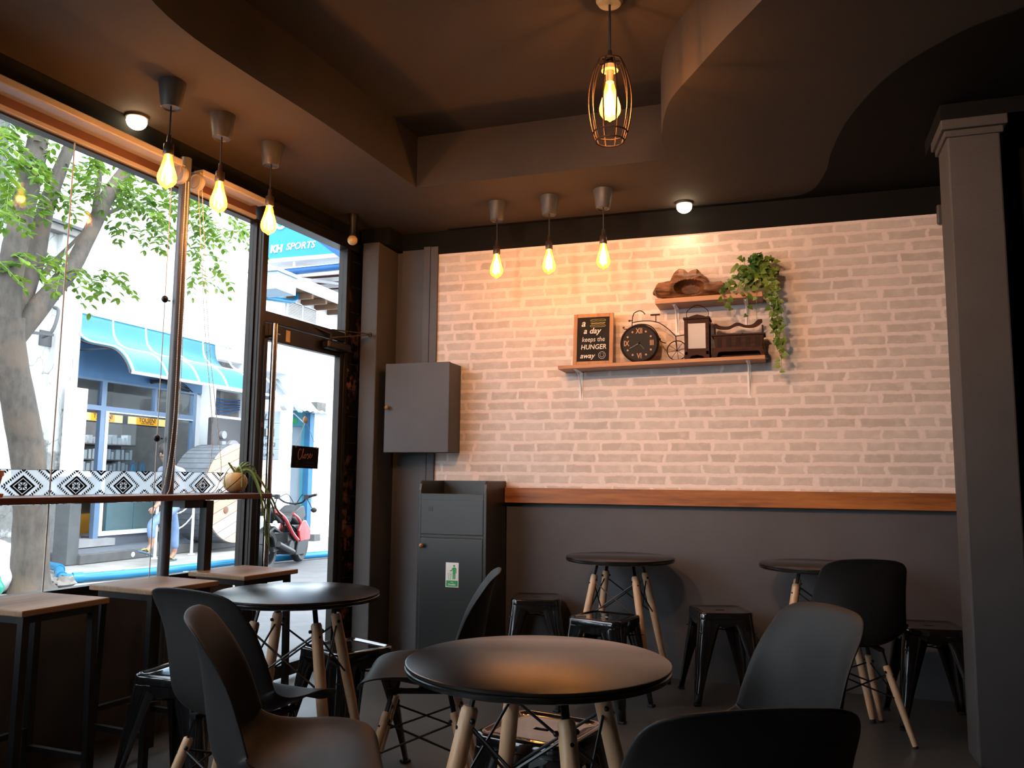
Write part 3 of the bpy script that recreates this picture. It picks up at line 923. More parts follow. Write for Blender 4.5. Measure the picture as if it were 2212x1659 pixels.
# round pot in a wire ring, trailing succulent
t_ = thing('potted_succulent', 'round cream pot in a wire stand with trailing green succulent on the bar end', 'potted plant', wp(0.14, 3.585, 1.048), -YW)
b = MB(); b.lathe([(0.0, 0.004), (0.03, 0.006), (0.052, 0.025), (0.060, 0.05), (0.056, 0.075), (0.042, 0.095), (0.030, 0.102), (0.026, 0.098), (0.0, 0.092)], 28)
b.build('pot', 'gourd', t_, smooth=60)
b = MB(); b.tube([(0.066 * cos(a), -0.02 + 0.066 * sin(a) * 0.9, 0.058 + 0.06 * sin(a + 0.6)) for a in [i * 2 * pi / 40 for i in range(40)]], 0.0018, 6, closed=True)
b.tube(catmull([(0, -0.07, 0.03), (0.0, -0.075, 0.08), (0, -0.05, 0.118), (0, -0.015, 0.13), (0, 0.01, 0.11)], 20), 0.0016, 6)
b.tube([(0.045 * cos(a), 0.045 * sin(a), 0.003) for a in [i * 2 * pi / 24 for i in range(24)]], 0.0018, 6, closed=True)
b.build('wire_stand', 'iron', t_, smooth=60)
b = MB(); rnd = random.Random(4)
drops = [((0.0, 0.0, 0.10), (0.04, 0.06, 0.12), (0.085, 0.09, 0.02), (0.15, 0.10, -0.05), (0.16, 0.12, -0.13)),
         ((0.0, 0.0, 0.10), (0.05, 0.05, 0.11), (0.10, 0.075, 0.0), (0.155, 0.07, -0.10), (0.16, 0.085, -0.26)),
         ((0.0, 0.0, 0.10), (0.06, 0.04, 0.10), (0.12, 0.05, -0.01), (0.16, 0.045, -0.14), (0.16, 0.05, -0.20), (0.165, 0.08, -0.27)),
         ((0.0, 0.0, 0.10), (0.07, 0.03, 0.11), (0.14, 0.02, 0.02), (0.165, 0.01, -0.05), (0.165, 0.015, -0.10)),
         ((0.0, 0.0, 0.10), (0.05, 0.08, 0.10), (0.13, 0.12, -0.02), (0.16, 0.13, -0.08), (0.165, 0.17, -0.12)),
         ((0.0, 0.0, 0.10), (0.04, -0.02, 0.13), (0.07, -0.03, 0.10), (0.075, -0.035, 0.03)),
         ((0.0, 0.0, 0.10), (0.0, 0.05, 0.15), (0.0, 0.09, 0.14)), ((0, 0, 0.10), (0.03, 0.07, 0.14), (0.04, 0.11, 0.10)),
         ((0, 0, 0.1), (0.02, 0.04, 0.14), (0.03, 0.06, 0.155)), ((0, 0, 0.10), (-0.02, -0.02, 0.14), (-0.02, -0.03, 0.15))]
for dp in drops:
    pts = catmull(dp, 26)
    b.tube(pts, [0.0062 * (1 - 0.45 * i / 25) for i in range(26)], 7)
    for i in range(2, 25, 1):
        a = rnd.uniform(0, 2 * pi)
        q = pts[i]; dr = Vector((cos(a), sin(a), 0.3)) * 0.008
        b.tube([q, q + dr], [0.0035, 0.0008], 5)
b.build('trailing_stems', 'succ', t_, smooth=50)
t_ = thing('terracotta_pot', 'terracotta pot at the left end of the bar shelf', 'plant pot', wp(0.19, 2.275, 1.048), -YW)
b = MB(); b.lathe([(0.0, 0.0), (0.042, 0.0), (0.045, 0.012), (0.036, 0.014), (0.0, 0.014)], 24); b.build('saucer', 'terracotta', t_, smooth=40)
b = MB(); b.lathe([(0.026, 0.014), (0.037, 0.075), (0.041, 0.076), (0.041, 0.095), (0.036, 0.095), (0.034, 0.08), (0.0, 0.08)], 24); b.build('pot', 'terracotta', t_, smooth=40)

# hanging Close sign with its suction cup
t_ = thing('close_sign', 'small black sign reading Close, hanging by a cord on the glass door', 'sign', wp(0.010, 4.317, 1.16), -YW)
b = MB(); b.prism([(-0.133, 0.024), (0.118, 0.020), (0.124, 0.148), (-0.124, 0.152)], 0.0, 0.006, 'x'); b.build('board', 'black', t_)
b = MB(); b.tube([(0.004, -0.100, 0.148), (0.006, -0.013, 0.300), (0.004, 0.100, 0.144)], 0.0016, 6); b.build('cord', 'cord', t_)
b = MB(); b.lathe([(0.0, 0.0), (0.022, 0.0), (0.019, 0.006), (0.007, 0.010), (0.0, 0.011)], 20, (0.0, -0.013, 0.306), Matrix.Rotation(pi / 2, 3, 'Y')); b.build('suction_cup', 'white', t_, smooth=50)
b = MB()
strokes = [[(-.045, .036), (-.052, .044), (-.062, .038), (-.070, .016), (-.066, -.004), (-.055, -.008), (-.042, .004)],
           [(-.042, .004), (-.030, .030), (-.026, .044), (-.031, .040), (-.036, .010), (-.030, -.002), (-.022, .006)],
           [(-.008, .018), (-.018, .016), (-.021, .004), (-.014, -.002), (-.006, .006), (-.008, .018), (.002, .014)],
           [(.002, .014), (.012, .022), (.014, .012), (.018, .004), (.010, -.003), (.006, .001)],
           [(.018, .004), (.030, .012), (.034, .020), (.028, .022), (.024, .010), (.030, .0), (.042, .008), (.048, .020)]]
for st in strokes:
    b.tube([(0.0068, y * 1.15 + 0.005, z * 1.2 + 0.082) for y, z in [(p.x, p.y) for p in catmull([(a, c_, 0) for a, c_ in st], 22)]], 0.0016, 5)
b.build('lettering', 'clocknum', t_)
for y in (-0.100, 0.100):
    b = MB(); b.sphere((0.005, y, 0.145), 0.006, 8, 6); b.build('eyelet', 'clocknum', t_)
for (y0, z) in ((-0.090, 0.060), (0.005, 0.058), (-0.092, 0.042), (0.002, 0.040)):
    w = 0.026 if y0 < 0 else 0.080
    k = int(w / 0.006)
    b = MB(); b.tube([(0.0066, y0 + i * 0.006, z - 0.004 * (i * 0.1) + (0.003 if i % 2 else -0.003)) for i in range(k)], 0.0007, 4)
    b.build('small_writing', 'trashedge', t_)

# door closer
t_ = thing('door_closer', 'dark door closer with folding arm at the top of the glass door', 'door closer', wp(0.055, 4.45, 1.93), -YW)
b = MB(); b.box(-0.028, 0.03, -0.04, 0.20, -0.02, 0.035); b.build('body', 'frame', t_, bevel=0.012)
b = MB(); b.bar((0.0, 0.02, 0.055), (0.10, 0.30, 0.11), 0.016, 0.006); b.bar((0.0, 0.02, 0.075), (-0.03, -0.12, 0.10), 0.014, 0.006); b.bar((0.10, 0.30, 0.115), (0.02, 0.0, 0.10), 0.014, 0.006)
b.tube([(0.0, 0.02, 0.03), (0.0, 0.02, 0.08)], 0.009, 10); b.tube([(0.10, 0.30, 0.10), (0.10, 0.30, 0.125)], 0.011, 10)
b.build('arm', 'frame', t_)

# ------------------------------------------------------------------ lamps
def lathe_obj(prof, name, mat, parent, n=28, c=(0, 0, 0), smooth=50):
    q = MB(); q.lathe(prof, n, c); return q.build(name, mat, parent, smooth=smooth)

def add_light(parent, z, power, radius=0.016, col=WARM):
    ld = bpy.data.lights.new('bulb_light', 'POINT'); ld.energy = power; ld.color = col; ld.shadow_soft_size = radius
    lo_ = bpy.data.objects.new('bulb_light', ld); COL.objects.link(lo_); lo_.parent = parent; lo_.location = (0, 0, z)
    return lo_

BULB = [(0.014, 0.0), (0.0165, -0.012), (0.020, -0.030), (0.028, -0.060), (0.0365, -0.088), (0.0390, -0.102), (0.0370, -0.118), (0.0270, -0.134), (0.010, -0.143), (0.004, -0.150), (0.0, -0.151)]
def filament(parent, z0, s=1.0):
    q = MB()
    for k in range(4):
        a = k * pi / 2 + 0.4
        q.tube([(0.004 * cos(a), 0.004 * sin(a), z0 - 0.032 * s), (0.015 * cos(a), 0.015 * sin(a), z0 - 0.075 * s), (0.019 * cos(a + .3), 0.019 * sin(a + .3), z0 - 0.118 * s)], 0.0036, 6)
    q.tube([(0, 0, z0 - 0.005), (0, 0, z0 - 0.040 * s)], [0.006, 0.004], 8)
    return q.build('filament', 'filament', parent, smooth=60)

def pendant(loc, label, power, group, tilt=0.0):
    r = thing('pendant_lamp', label, 'pendant lamp', loc, tilt, group)      # origin at the ceiling
    lathe_obj([(0.0, 0.0), (0.056, 0.0), (0.056, -0.004), (0.042, -0.106), (0.038, -0.112), (0.034, -0.106), (0.0, -0.104)], 'canopy', 'canopyplastic', r)
    q = MB(); q.tube([(0, 0, -0.10), (0.001, 0, -0.24)], 0.0035, 8); q.build('cord', 'wire', r, smooth=60)
    lathe_obj([(0.0, -0.228), (0.008, -0.230), (0.010, -0.262), (0.020, -0.270), (0.0215, -0.312), (0.019, -0.316), (0.0, -0.316)], 'socket', 'socket', r)
    bl = MB(); bl.lathe([(a, z - 0.312) for a, z in BULB], 28); bo = bl.build('bulb', 'bulbglass', r, smooth=60)
    filament(bo, -0.312)
    add_light(r, -0.395, power)
    return r
PW = 5.5
gl = 'bulb pendants in a row by the window'
pendant((-2.415, 2.71, ZC), 'bare bulb pendant nearest the viewer in the window row', PW, gl)
pendant((-2.415, 3.04, ZC), 'bare bulb pendant in the middle of the window row', PW, gl)
pendant((-2.395, 3.395, ZC), 'bare bulb pendant in front of the door mullion, last of the window row', PW, gl)
gb = 'bulb pendants in a row by the brick wall'
pendant((-1.614, 4.545, ZC), 'bare bulb pendant left in the row by the brick wall', 2.4, gb)
pendant((-1.288, 4.533, ZC), 'bare bulb pendant in the middle of the row by the brick wall', 2.4, gb)
pendant((-0.963, 4.508, ZC), 'bare bulb pendant right in the row by the brick wall, nearest the shelf', 2.4, gb)

def cage_pendant(loc, label, power):
    r = thing('cage_pendant', label, 'pendant lamp', loc, 0)
    lathe_obj([(0.0, 0.0), (0.055, 0.0), (0.055, -0.015), (0.045, -0.03), (0.0, -0.032)], 'canopy', 'gourd', r)
    q = MB(); q.tube([(0, 0, -0.03), (0, 0, -0.24)], 0.005, 8); q.build('cord', 'wire', r, smooth=60)
    top, bot = -0.272, -0.605
    lathe_obj([(0.0, -0.222), (0.007, -0.226), (0.010, -0.25), (0.014, -0.268), (0.014, -0.285), (0.0, -0.285)], 'cord_grip', 'iron', r)
    q = MB()
    def rad(s): return 0.048 + (0.086 - 0.048) * sin(pi * min(1, s * 1.02)) ** 0.8 if s < 0.5 else 0.056 + (0.086 - 0.056) * sin(pi * s) ** 0.8
    for k in range(10):
        a = 2 * pi * k / 10 + 0.2
        q.tube([(rad(s) * cos(a), rad(s) * sin(a), top + (bot - top) * s) for s in [i / 16 for i in range(17)]], 0.0032, 6)
    for s, rr in ((0.0, 0.048), (0.90, rad(0.90)), (1.0, 0.056)):
        q.tube([(rr * cos(a), rr * sin(a), top + (bot - top) * s) for a in [i * 2 * pi / 32 for i in range(32)]], 0.0035, 6, closed=True)
    for k in range(5):
        a = 2 * pi * k / 5 + 0.2
        q.bar((0.012 * cos(a), 0.012 * sin(a), top), (0.048 * cos(a), 0.048 * sin(a), top), 0.006, 0.003)
    q.build('cage', 'iron', r, smooth=60)
    lathe_obj([(0.0, -0.29), (0.03, -0.292), (0.034, -0.312), (0.016, -0.316), (0.016, -0.36), (0.0, -0.36)], 'socket', 'gourd', r)
    bl = MB(); bl.lathe([(a * 1.1, z * 1.1 - 0.358) for a, z in BULB], 28); bo = bl.build('bulb', 'bulbglass', r, smooth=60)
    filament(bo, -0.362, 1.1)
    add_light(r, -0.455, power, 0.018)
    return r
cage_pendant((-0.640, 3.13, ZT), 'black wire cage pendant with glowing bulb hanging from the ceiling recess', 13.0)
cage_pendant((-1.25, 0.1, ZC), 'unseen added wire cage pendant at the window side of the room', 9.0)  # out of view, added as warm fill for the room

def spot(loc, label, power, aim=None, cone=150):
    r = thing('ceiling_spotlight', label, 'spotlight', loc, 0, 'small ceiling spotlights')
    lathe_obj([(0.0, 0.0), (0.050, 0.0), (0.050, -0.012), (0.047, -0.014), (0.0, -0.014)], 'rim', 'canopyplastic', r)
    q = MB(); q.sphere((0, 0, -0.026), 0.045, 24, 12, (1, 1, 0.85)); q.build('lamp', 'spotglow', r, smooth=60)
    ld = bpy.data.lights.new('spot_light', 'SPOT'); ld.energy = power; ld.color = (1.0, 0.56, 0.33); ld.spot_size = radians(cone); ld.spot_blend = 0.9; ld.shadow_soft_size = 0.08 if aim else 0.03
    lo_ = bpy.data.objects.new('spot_light', ld); COL.objects.link(lo_); lo_.parent = r; lo_.location = (0, 0, -0.066)
    if aim: lo_.rotation_euler = (Vector(aim) - Vector(loc)).to_track_quat('-Z', 'Y').to_euler(); lo_.location = (Vector(aim) - Vector(loc)).normalized() * 0.075 + Vector((0, 0, -0.028))
    return r
spot((-0.550, 4.86, ZC), 'small lit ceiling spotlight above the shelves on the brick wall', 3.5)
spot((-2.80, 2.93, ZC), 'small lit ceiling spotlight above the long blind by the window', 4)
spot((-1.55, 1.20, ZC), 'unseen added ceiling spotlight near the window side, aimed at the brick wall', 120, (-1.25, 4.98, 2.0), 60)  # out of view, added to spread warm light over the left brickwork
spot((-0.75, 1.15, ZC), 'unseen added ceiling spotlight in the room middle, aimed at the brick wall', 135, (0.15, 4.98, 2.0), 60)  # second added lamp out of view, evens the light on the right brickwork


r = thing('globe_bulb', 'small round cream globe bulb, unlit, in the corner above the door', 'light bulb', (-2.555, 4.50, ZC))
lathe_obj([(0.0, 0.0), (0.03, 0.0), (0.03, -0.03), (0.022, -0.06), (0.022, -0.135), (0.0, -0.135)], 'socket', 'blackmetal', r)
q = MB(); q.sphere((0, 0, -0.165), 0.032, 20, 12); q.build('bulb', 'globe', r, smooth=60)
b = MB(); b.box(-0.022, 0.03, -0.03, 0.0, -0.055, 0.055)
tag(b.build('wall_box', 'canopyplastic', loc=(0.83, 4.975, 2.60), bevel=0.008), 'small dark box high on the brick wall beside the column', 'wall box')

# ------------------------------------------------------------------ wall cabinet and waste cabinet
t_ = thing('wall_cabinet', 'grey painted box cabinet with a small knob, mounted beside the brick wall', 'wall cabinet', (-2.222, 4.98, 1.575))
b = MB(); b.box(-0.222, 0.218, -0.175, 0.0, -0.282, 0.282); b.build('cabinet_body', 'paint', t_, bevel=0.003)
b = MB(); b.box(-0.224, 0.220, -0.197, -0.178, -0.284, 0.284); dd = b.build('door', 'paint', t_, bevel=0.003)
b = MB(); b.lathe([(0.006, 0.0), (0.005, 0.012), (0.013, 0.018), (0.015, 0.026), (0.010, 0.033), (0.0, 0.035)], 18, (-0.198, -0.197, 0.0), Matrix.Rotation(pi / 2, 3, 'X')); b.build('knob', 'knob', dd, smooth=50)

t_ = thing('waste_cabinet', 'tall dark waste bin cabinet with a tray top and push flap, against the wall', 'waste cabinet', (-1.902, 4.80, 0))
b = MB()
side = [(-0.181, 0.0), (0.175, 0.0), (0.175, 1.118), (-0.145, 1.118), (-0.170, 1.10), (-0.181, 1.06)]
b.prism(side, -0.216, -0.200, 'x'); b.prism(side, 0.200, 0.216, 'x')
b.box(-0.20, 0.20, 0.160, 0.175, 0.0, 1.118); b.box(-0.20, 0.20, -0.175, 0.16, 1.0, 1.016)
b.box(-0.20, 0.20, -0.181, -0.165, 1.0, 1.040); b.box(-0.20, 0.20, -0.17, 0.16, 0.0, 0.05); b.box(-0.20, 0.20, -0.181, -0.170, 0.782, 0.797)
b.build('cabinet_body', 'trash', t_, bevel=0.0025)
b = MB(); b.box(-0.198, 0.198, -0.183, -0.170, 0.802, 1.005); b.build('flap', 'trash', t_, bevel=0.002)
b = MB(); b.box(-0.198, 0.198, -0.186, -0.171, 0.055, 0.778); dd = b.build('door', 'trash', t_, bevel=0.003)
b = MB(); b.lathe([(0.006, 0.0), (0.005, 0.012), (0.013, 0.018), (0.015, 0.026), (0.010, 0.033), (0.0, 0.035)], 18, (-0.180, -0.186, 0.735), Matrix.Rotation(pi / 2, 3, 'X')); b.build('knob', 'knob', dd, smooth=50)
b = MB()
b.box(-0.199, 0.199, -0.1835, -0.182, 0.779, 0.7815); b.box(-0.199, 0.199, -0.1835, -0.182, 0.798, 0.8005)
b.box(-0.199, 0.199, -0.1835, -0.1815, 1.0385, 1.0405); b.box(0.2155, 0.2170, -0.182, -0.180, 0.0, 1.06); b.box(-0.2165, -0.2150, -0.182, -0.180, 0.0, 1.06); b.box(0.199, 0.2005, -0.183, -0.181, 0.05, 1.0); b.box(-0.2005, -0.199, -0.183, -0.181, 0.05, 1.0)
b.build('worn_edge', 'trashedge', t_)
b = MB(); b.box(-0.13, 0.195, -0.16, 0.12, 1.017, 1.030)
tag(b.build('wooden_tray', 'shelfwood', loc=(-1.902, 4.80, 0.0), bevel=0.004), 'thin wooden tray lying on top of the waste cabinet', 'tray')
b = MB()
for dx in (-0.012, 0.0, 0.012): b.bar((-0.135 + dx, -0.1838, 0.935), (-0.133 + dx * 0.9, -0.1838, 0.965), 0.003, 0.001)
b.build('scratch_mark', 'trashedge', t_)
s_ = thing('litter_sticker', 'white and green sticker of a person dropping litter in a bin', 'sticker', (-1.902 + 0.012, 4.80 - 0.1865, 0.570))
b = MB(); b.box(-0.041, 0.041, -0.0022, 0.0, -0.071, 0.071); b.build('sheet', 'signwhite', s_, bevel=0.001)
b = MB(); b.box(-0.036, 0.036, -0.0032, -0.0022, -0.066, -0.032)
b.sphere((0.012, -0.003, 0.052), 0.0062, 14, 8, (1, 0.2, 1))
def P2(pts): b.prism([(x, z) for x, z in pts], -0.0034, -0.0022, 'y')
P2([(0.004, 0.043), (0.022, 0.043), (0.027, 0.036), (0.028, 0.010), (0.024, 0.010), (0.0225, 0.032), (0.021, 0.032), (0.021, -0.024), (0.0145, -0.024), (0.0135, 0.006), (0.0115, 0.006), (0.0105, -0.024), (0.004, -0.024), (0.004, 0.030), (-0.003, 0.022), (-0.014, 0.021), (-0.014, 0.026), (-0.005, 0.027)])
for a, c_ in (((-0.026, 0.010), (-0.021, -0.024)), ((-0.021, -0.024), (-0.011, -0.024)), ((-0.011, -0.024), (-0.004, 0.010))):
    b.bar((a[0], -0.003, a[1]), (c_[0], -0.003, c_[1]), 0.0022, 0.001)
for x, z in ((-0.013, 0.014), (-0.017, 0.006), (-0.010, 0.003), (-0.015, -0.003)): b.box(x - .0015, x + .0015, -0.0032, -0.0022, z - .0015, z + .0015)
b.build('pictogram', 'green', s_)
b = MB(); add_text(b, "ncbcs", 0.009, (0.0, -0.0036, -0.041), (1, 0, 0), (0, 0, 1), 0.0006); add_text(b, 'Dustbin', 0.0145, (0.0, -0.0036, -0.055), (1, 0, 0), (0, 0, 1), 0.0006, bold=0.0004)
b.build('lettering', 'signwhite', s_)

# ------------------------------------------------------------------ wall shelves
def bracket(mb, x, z, drop, depth=0.155):
    mb.box(x - 0.011, x + 0.011, 4.981, 4.985, z - drop, z)
    mb.box(x - 0.011, x + 0.011, 4.985 - depth, 4.985, z - 0.004, z)
    pts = catmull([(x, 4.984 - depth * 0.95, z - 0.006), (x, 4.984 - depth * 0.45, z - drop * 0.14), (x, 4.984 - depth * 0.12, z - drop * 0.50), (x, 4.984, z - drop * 0.93)], 14)
    mb.tube(pts, 0.0045, 6)
    for q in (0.12, 0.5, 0.93): mb.tube([(x, 4.978, z - drop * q), (x, 4.982, z - drop * q)], 0.004, 8)

def shelf(label, x0, x1, zl, zr, th, br):
    t = thing('wall_shelf', label, 'shelf', ((x0 + x1) / 2, 4.985, (zl + zr) / 2), 0, 'orange wooden shelves on the brick wall')
    c = Vector(t.location)
    b = MB()
    vs = [(x, y, z + dz) for x, z in ((x0, zl), (x1, zr)) for y in (4.800, 4.985) for dz in (-th, 0)]
    b.add([Vector(v) - c for v in vs], [(0, 1, 3, 2), (4, 6, 7, 5), (0, 4, 5, 1), (2, 3, 7, 6), (1, 5, 7, 3), (0, 2, 6, 4)])
    b.build('board', 'shelfwood', t, bevel=0.002)
    for x, drop in br:
        z = zl + (zr - zl) * (x - x0) / (x1 - x0) - th
        b = MB(); bracket(b, x, z, drop); b.shift(-c); b.build('bracket', 'white', t, smooth=40)
    return t
shelf('longer lower wooden shelf holding the blackboard and clock', -1.305, -0.111, 1.811, 1.833, 0.022, ((-1.205, 0.178), (-0.206, 0.200)))
shelf('shorter upper wooden shelf holding the driftwood and ivy', -0.719, -0.117, 2.184, 2.194, 0.030, ((-0.614, 0.160), (-0.212, 0.150)))
def zs(x): return 1.811 + 0.01843 * (x + 1.305)

# blackboard
t_ = thing('blackboard_sign', 'oak framed blackboard with chalk lettering about hunger, at the shelf left end', 'blackboard', (-1.104, 4.86, zs(-1.104)))
TL = Matrix.Rotation(radians(-6), 3, 'X')
def tilt(mb): mb.v = [TL @ p for p in mb.v]; return mb
b = MB()
w, h_, fr = 0.123, 0.322, 0.024
b.box(-w, -w + fr, -0.009, 0.009, 0, h_); b.box(w - fr, w, -0.009, 0.009, 0, h_); b.box(-w + fr, w - fr, -0.009, 0.009, 0, fr); b.box(-w + fr, w - fr, -0.009, 0.009, h_ - fr, h_)
tilt(b).build('frame', 'frameoak', t_, bevel=0.002)
b = MB(); b.box(-w + fr, w - fr, -0.003, 0.004, fr, h_ - fr); tilt(b).build('board', 'chalk', t_)
b = MB()
def tx(s, size, x, z, sh=0.15, st=1.0, bold=0.0): add_text(b, s, size, (x, -0.0042, z), (1, 0, 0), (0, 0, 1), 0.0012, sh, bold, st)
tx('a', 0.060, -0.064, 0.262, 0.25, 1.0, 0.0006)
tx('a day', 0.050, -0.010, 0.213, 0.25, 1.0, 0.0006)
tx('HUNGER', 0.042, 0.002, 0.112, 0.12, 0.92, 0.0003)
tx('away', 0.044, -0.036, 0.058, 0.25, 1.0, 0.0004)
tilt(b).build('chalk_lettering', 'chalkw', t_)
b = MB()
c0 = Vector((0.055, -0.0045, 0.060))
b.tube([c0 + Vector((0.021 * cos(a), 0, 0.021 * sin(a))) for a in [i * 2 * pi / 28 for i in range(28)]], 0.0011, 4, closed=True)
b.tube([c0 + Vector((0.012 * cos(a), 0, 0.012 * sin(a) + 0.001)) for a in [pi + i * pi / 12 for i in range(13)]], 0.0010, 4)
for sx in (-0.008, 0.008): b.tube([c0 + Vector((sx + 0.003 * cos(a), 0, 0.006 + 0.003 * sin(a))) for a in [i * pi / 6 for i in range(7)]], 0.0009, 4)
tilt(b).build('smiley_drawing', 'chalkw', t_)
b = MB(); tx('keeps the', 0.042, 0.0, 0.160, 0.15, 0.86)
tilt(b).build('grey_chalk_lettering', 'boxw', t_)
b = MB()
bz = 0.262
for z in (0.0, 0.013, -0.014): b.tube([(-0.018 + i * 0.009, -0.0045, bz + z + 0.0015 * sin(i * 2.1)) for i in range(11)], 0.0022 if z == 0 else 0.0012, 4)
for a0, a1, z in ((0, pi, 0.013), (pi, 2 * pi, -0.014)):
    b.tube([(0.027 + 0.047 * (abs(cos(a)) ** 0.3) * (1 if cos(a) > 0 else -1), -0.0045, bz + z + 0.010 * abs(sin(a)) ** 0.6 * (1 if a1 <= pi else -1)) for a in [a0 + (a1 - a0) * i / 20 for i in range(24)]], 0.0011, 4)
b.tube([(-0.014 + i * 0.004, -0.0045, bz - 0.006 + (0.004 if i % 2 else -0.002)) for i in range(21)], 0.0009, 4)
tilt(b).build('sandwich_drawing', 'chalky', t_)

# penny farthing clock
t_ = thing('bicycle_clock', 'black penny-farthing bicycle clock with roman numerals on the lower shelf', 'clock', (-0.821, 4.86, zs(-0.821)))
cz = 0.114
RY = Matrix.Rotation(pi / 2, 3, 'X')
b = MB(); b.lathe([(0.0, -0.022), (0.110, -0.022), (0.114, -0.016), (0.114, 0.014), (0.108, 0.022), (0.104, 0.022), (0.102, 0.015), (0.0, 0.015)], 56, (0, 0, cz), RY)
b.build('clock_case', 'iron', t_, smooth=35)
b = MB(); b.lathe([(0.0, 0.0152), (0.102, 0.0152), (0.102, 0.0162), (0.0, 0.0162)], 48, (0, 0, cz), RY)
fc = b.build('clock_face', 'clockface', t_)
b = MB()
yf_ = -0.0168
for s_n, x, z in (('XII', 0.0, 0.073), ('III', 0.074, 0.0), ('VI', 0.0, -0.076), ('IX', -0.076, 0.0)):
    add_text(b, s_n, 0.044, (x, yf_, cz + z), (1, 0, 0), (0, 0, 1), 0.001, 0, 0.0008, 0.75)
for i in range(12):
    if i % 3:
        a = i * pi / 6; b.box(-0.005, 0.005, yf_ - 0.0005, yf_ + 0.0005, -0.005, 0.005, Matrix.Rotation(-a, 3, 'Y'), (0.079 * sin(a), 0, cz + 0.079 * cos(a)))
b.build('numeral', 'clocknum', fc)
b = MB(); b.bar((0, yf_ - 0.003, cz), (-0.058, yf_ - 0.003, cz - 0.030), 0.005, 0.001, up=(0, 1, 0)); b.bar((0, yf_ - 0.003, cz), (0.030, yf_ - 0.003, cz - 0.036), 0.003, 0.001, up=(0, 1, 0)); b.sphere((0, yf_ - 0.003, cz), 0.006, 10, 6)
b.build('clock_hand', 'blackmetal', fc)
def cm(cx, cy, y=0.0): return Vector(((cx - 790) * 0.000692, y, cz - (cy - 880) * 0.000692))
b = MB()
def ct(pts, r=0.0028, n=24): b.tube(catmull([cm(*p) for p in pts], n), r, 7)
ct([(725, 695), (800, 685), (900, 690), (970, 715), (1040, 770), (1095, 828)])
ct([(700, 748), (760, 715), (840, 715), (900, 745), (940, 800), (960, 850), (980, 874), (1012, 884)], 0.0032)
ct([(733, 632), (727, 690), (724, 748)]); ct([(733, 640), (748, 610), (790, 594), (820, 605), (838, 628)])
ct([(724, 745), (690, 750), (655, 745), (648, 730), (662, 733)]); ct([(700, 677), (727, 677)])
ct([(930, 702), (930, 640)]); ct([(1095, 828), (1190, 820)]); ct([(1095, 828), (1100, 880), (1105, 942)])
b.sphere(cm(702, 677), 0.006, 8, 6); b.sphere(cm(960, 848), 0.008, 8, 6)
b.build('bicycle_frame', 'iron', t_, smooth=60)
b = MB(); b.box(-0.028, 0.028, -0.010, 0.010, -0.003, 0.004, None, cm(925, 637)); b.build('saddle', 'iron', t_, bevel=0.002)
wc = Vector((cm(1105, 940).x, 0, 0.0605 + 0.004))
b = MB(); b.tube([wc + Vector((0.057 * cos(a), 0, 0.057 * sin(a))) for a in [i * 2 * pi / 40 for i in range(40)]], 0.003, 6, closed=True)
for k in range(4):
    a = k * pi / 4 + 0.15; d_ = Vector((0.057 * cos(a), 0, 0.057 * sin(a))); b.tube([wc - d_, wc + d_], 0.0015, 5)
b.sphere(wc, 0.006, 10, 6); b.build('rear_wheel', 'iron', t_, smooth=60)

# lantern
t_ = thing('candle_lantern', 'dark wooden lantern with glass front and wire handle on the lower shelf', 'lantern', (-0.484, 4.865, zs(-0.484)))
b = MB(); hw, hd = 0.060, 0.052
for sx in (-1, 1):
    for sy in (-1, 1):
        b.box(sx * hw - 0.010, sx * hw + 0.010, sy * hd - 0.010, sy * hd + 0.010, 0.02, 0.228)
for s in (-1, 1):
    b.prism([(-hw - 0.012, 0), (-hw + 0.016, 0), (-hw + 0.030, 0.014), (0, 0.020), (hw - 0.030, 0.014), (hw - 0.016, 0), (hw + 0.012, 0), (hw + 0.008, 0.042), (-hw - 0.008, 0.042)], s * (hd + 0.004) - 0.006, s * (hd + 0.004) + 0.006, 'y')
    b.prism([(-hd - 0.008, 0), (-hd + 0.016, 0), (0, 0.018), (hd - 0.016, 0), (hd + 0.008, 0), (hd + 0.006, 0.042), (-hd - 0.006, 0.042)], s * (hw + 0.004) - 0.006, s * (hw + 0.004) + 0.006, 'x')
    b.box(-hw, hw, s * hd - 0.008, s * hd + 0.008, 0.205, 0.228); b.box(-hw, hw, s * hd - 0.008, s * hd + 0.008, 0.04, 0.058)
    b.box(s * hw - 0.008, s * hw + 0.008, -hd, hd, 0.205, 0.228); b.box(s * hw - 0.008, s * hw + 0.008, -hd, hd, 0.04, 0.058)
b.box(-hw, hw, -hd, hd, 0.036, 0.042)
b.build('lantern_body', 'walnut', t_, bevel=0.002)
b = MB(); b.box(-hw - 0.016, hw + 0.016, -hd - 0.016, hd + 0.016, 0.228, 0.240)
b.prism([(-0.045, 0.240), (0.045, 0.240), (0.045, 0.250), (0.028, 0.255), (0.0, 0.262), (-0.028, 0.255), (-0.045, 0.250)], -0.03, 0.03, 'y')
b.build('lantern_roof', 'walnut', t_, bevel=0.002)
b = MB(); b.box(-hw + 0.008, hw - 0.008, -hd - 0.002, -hd + 0.001, 0.056, 0.207); b.build('glass_pane', 'mirror', t_)
b = MB(); b.tube(catmull([(-0.058, 0, 0.250), (-0.062, 0, 0.262), (-0.055, 0, 0.292), (0.0, 0, 0.322), (0.055, 0, 0.292), (0.062, 0, 0.262), (0.058, 0, 0.250)], 30), 0.002, 6)
for s in (-1, 1): b.tube([(s * 0.058 + 0.006 * cos(a), 0, 0.248 + 0.006 * sin(a)) for a in [i * pi / 5 for i in range(10)]], 0.0015, 5, closed=True)
b.build('handle', 'iron', t_, smooth=60)

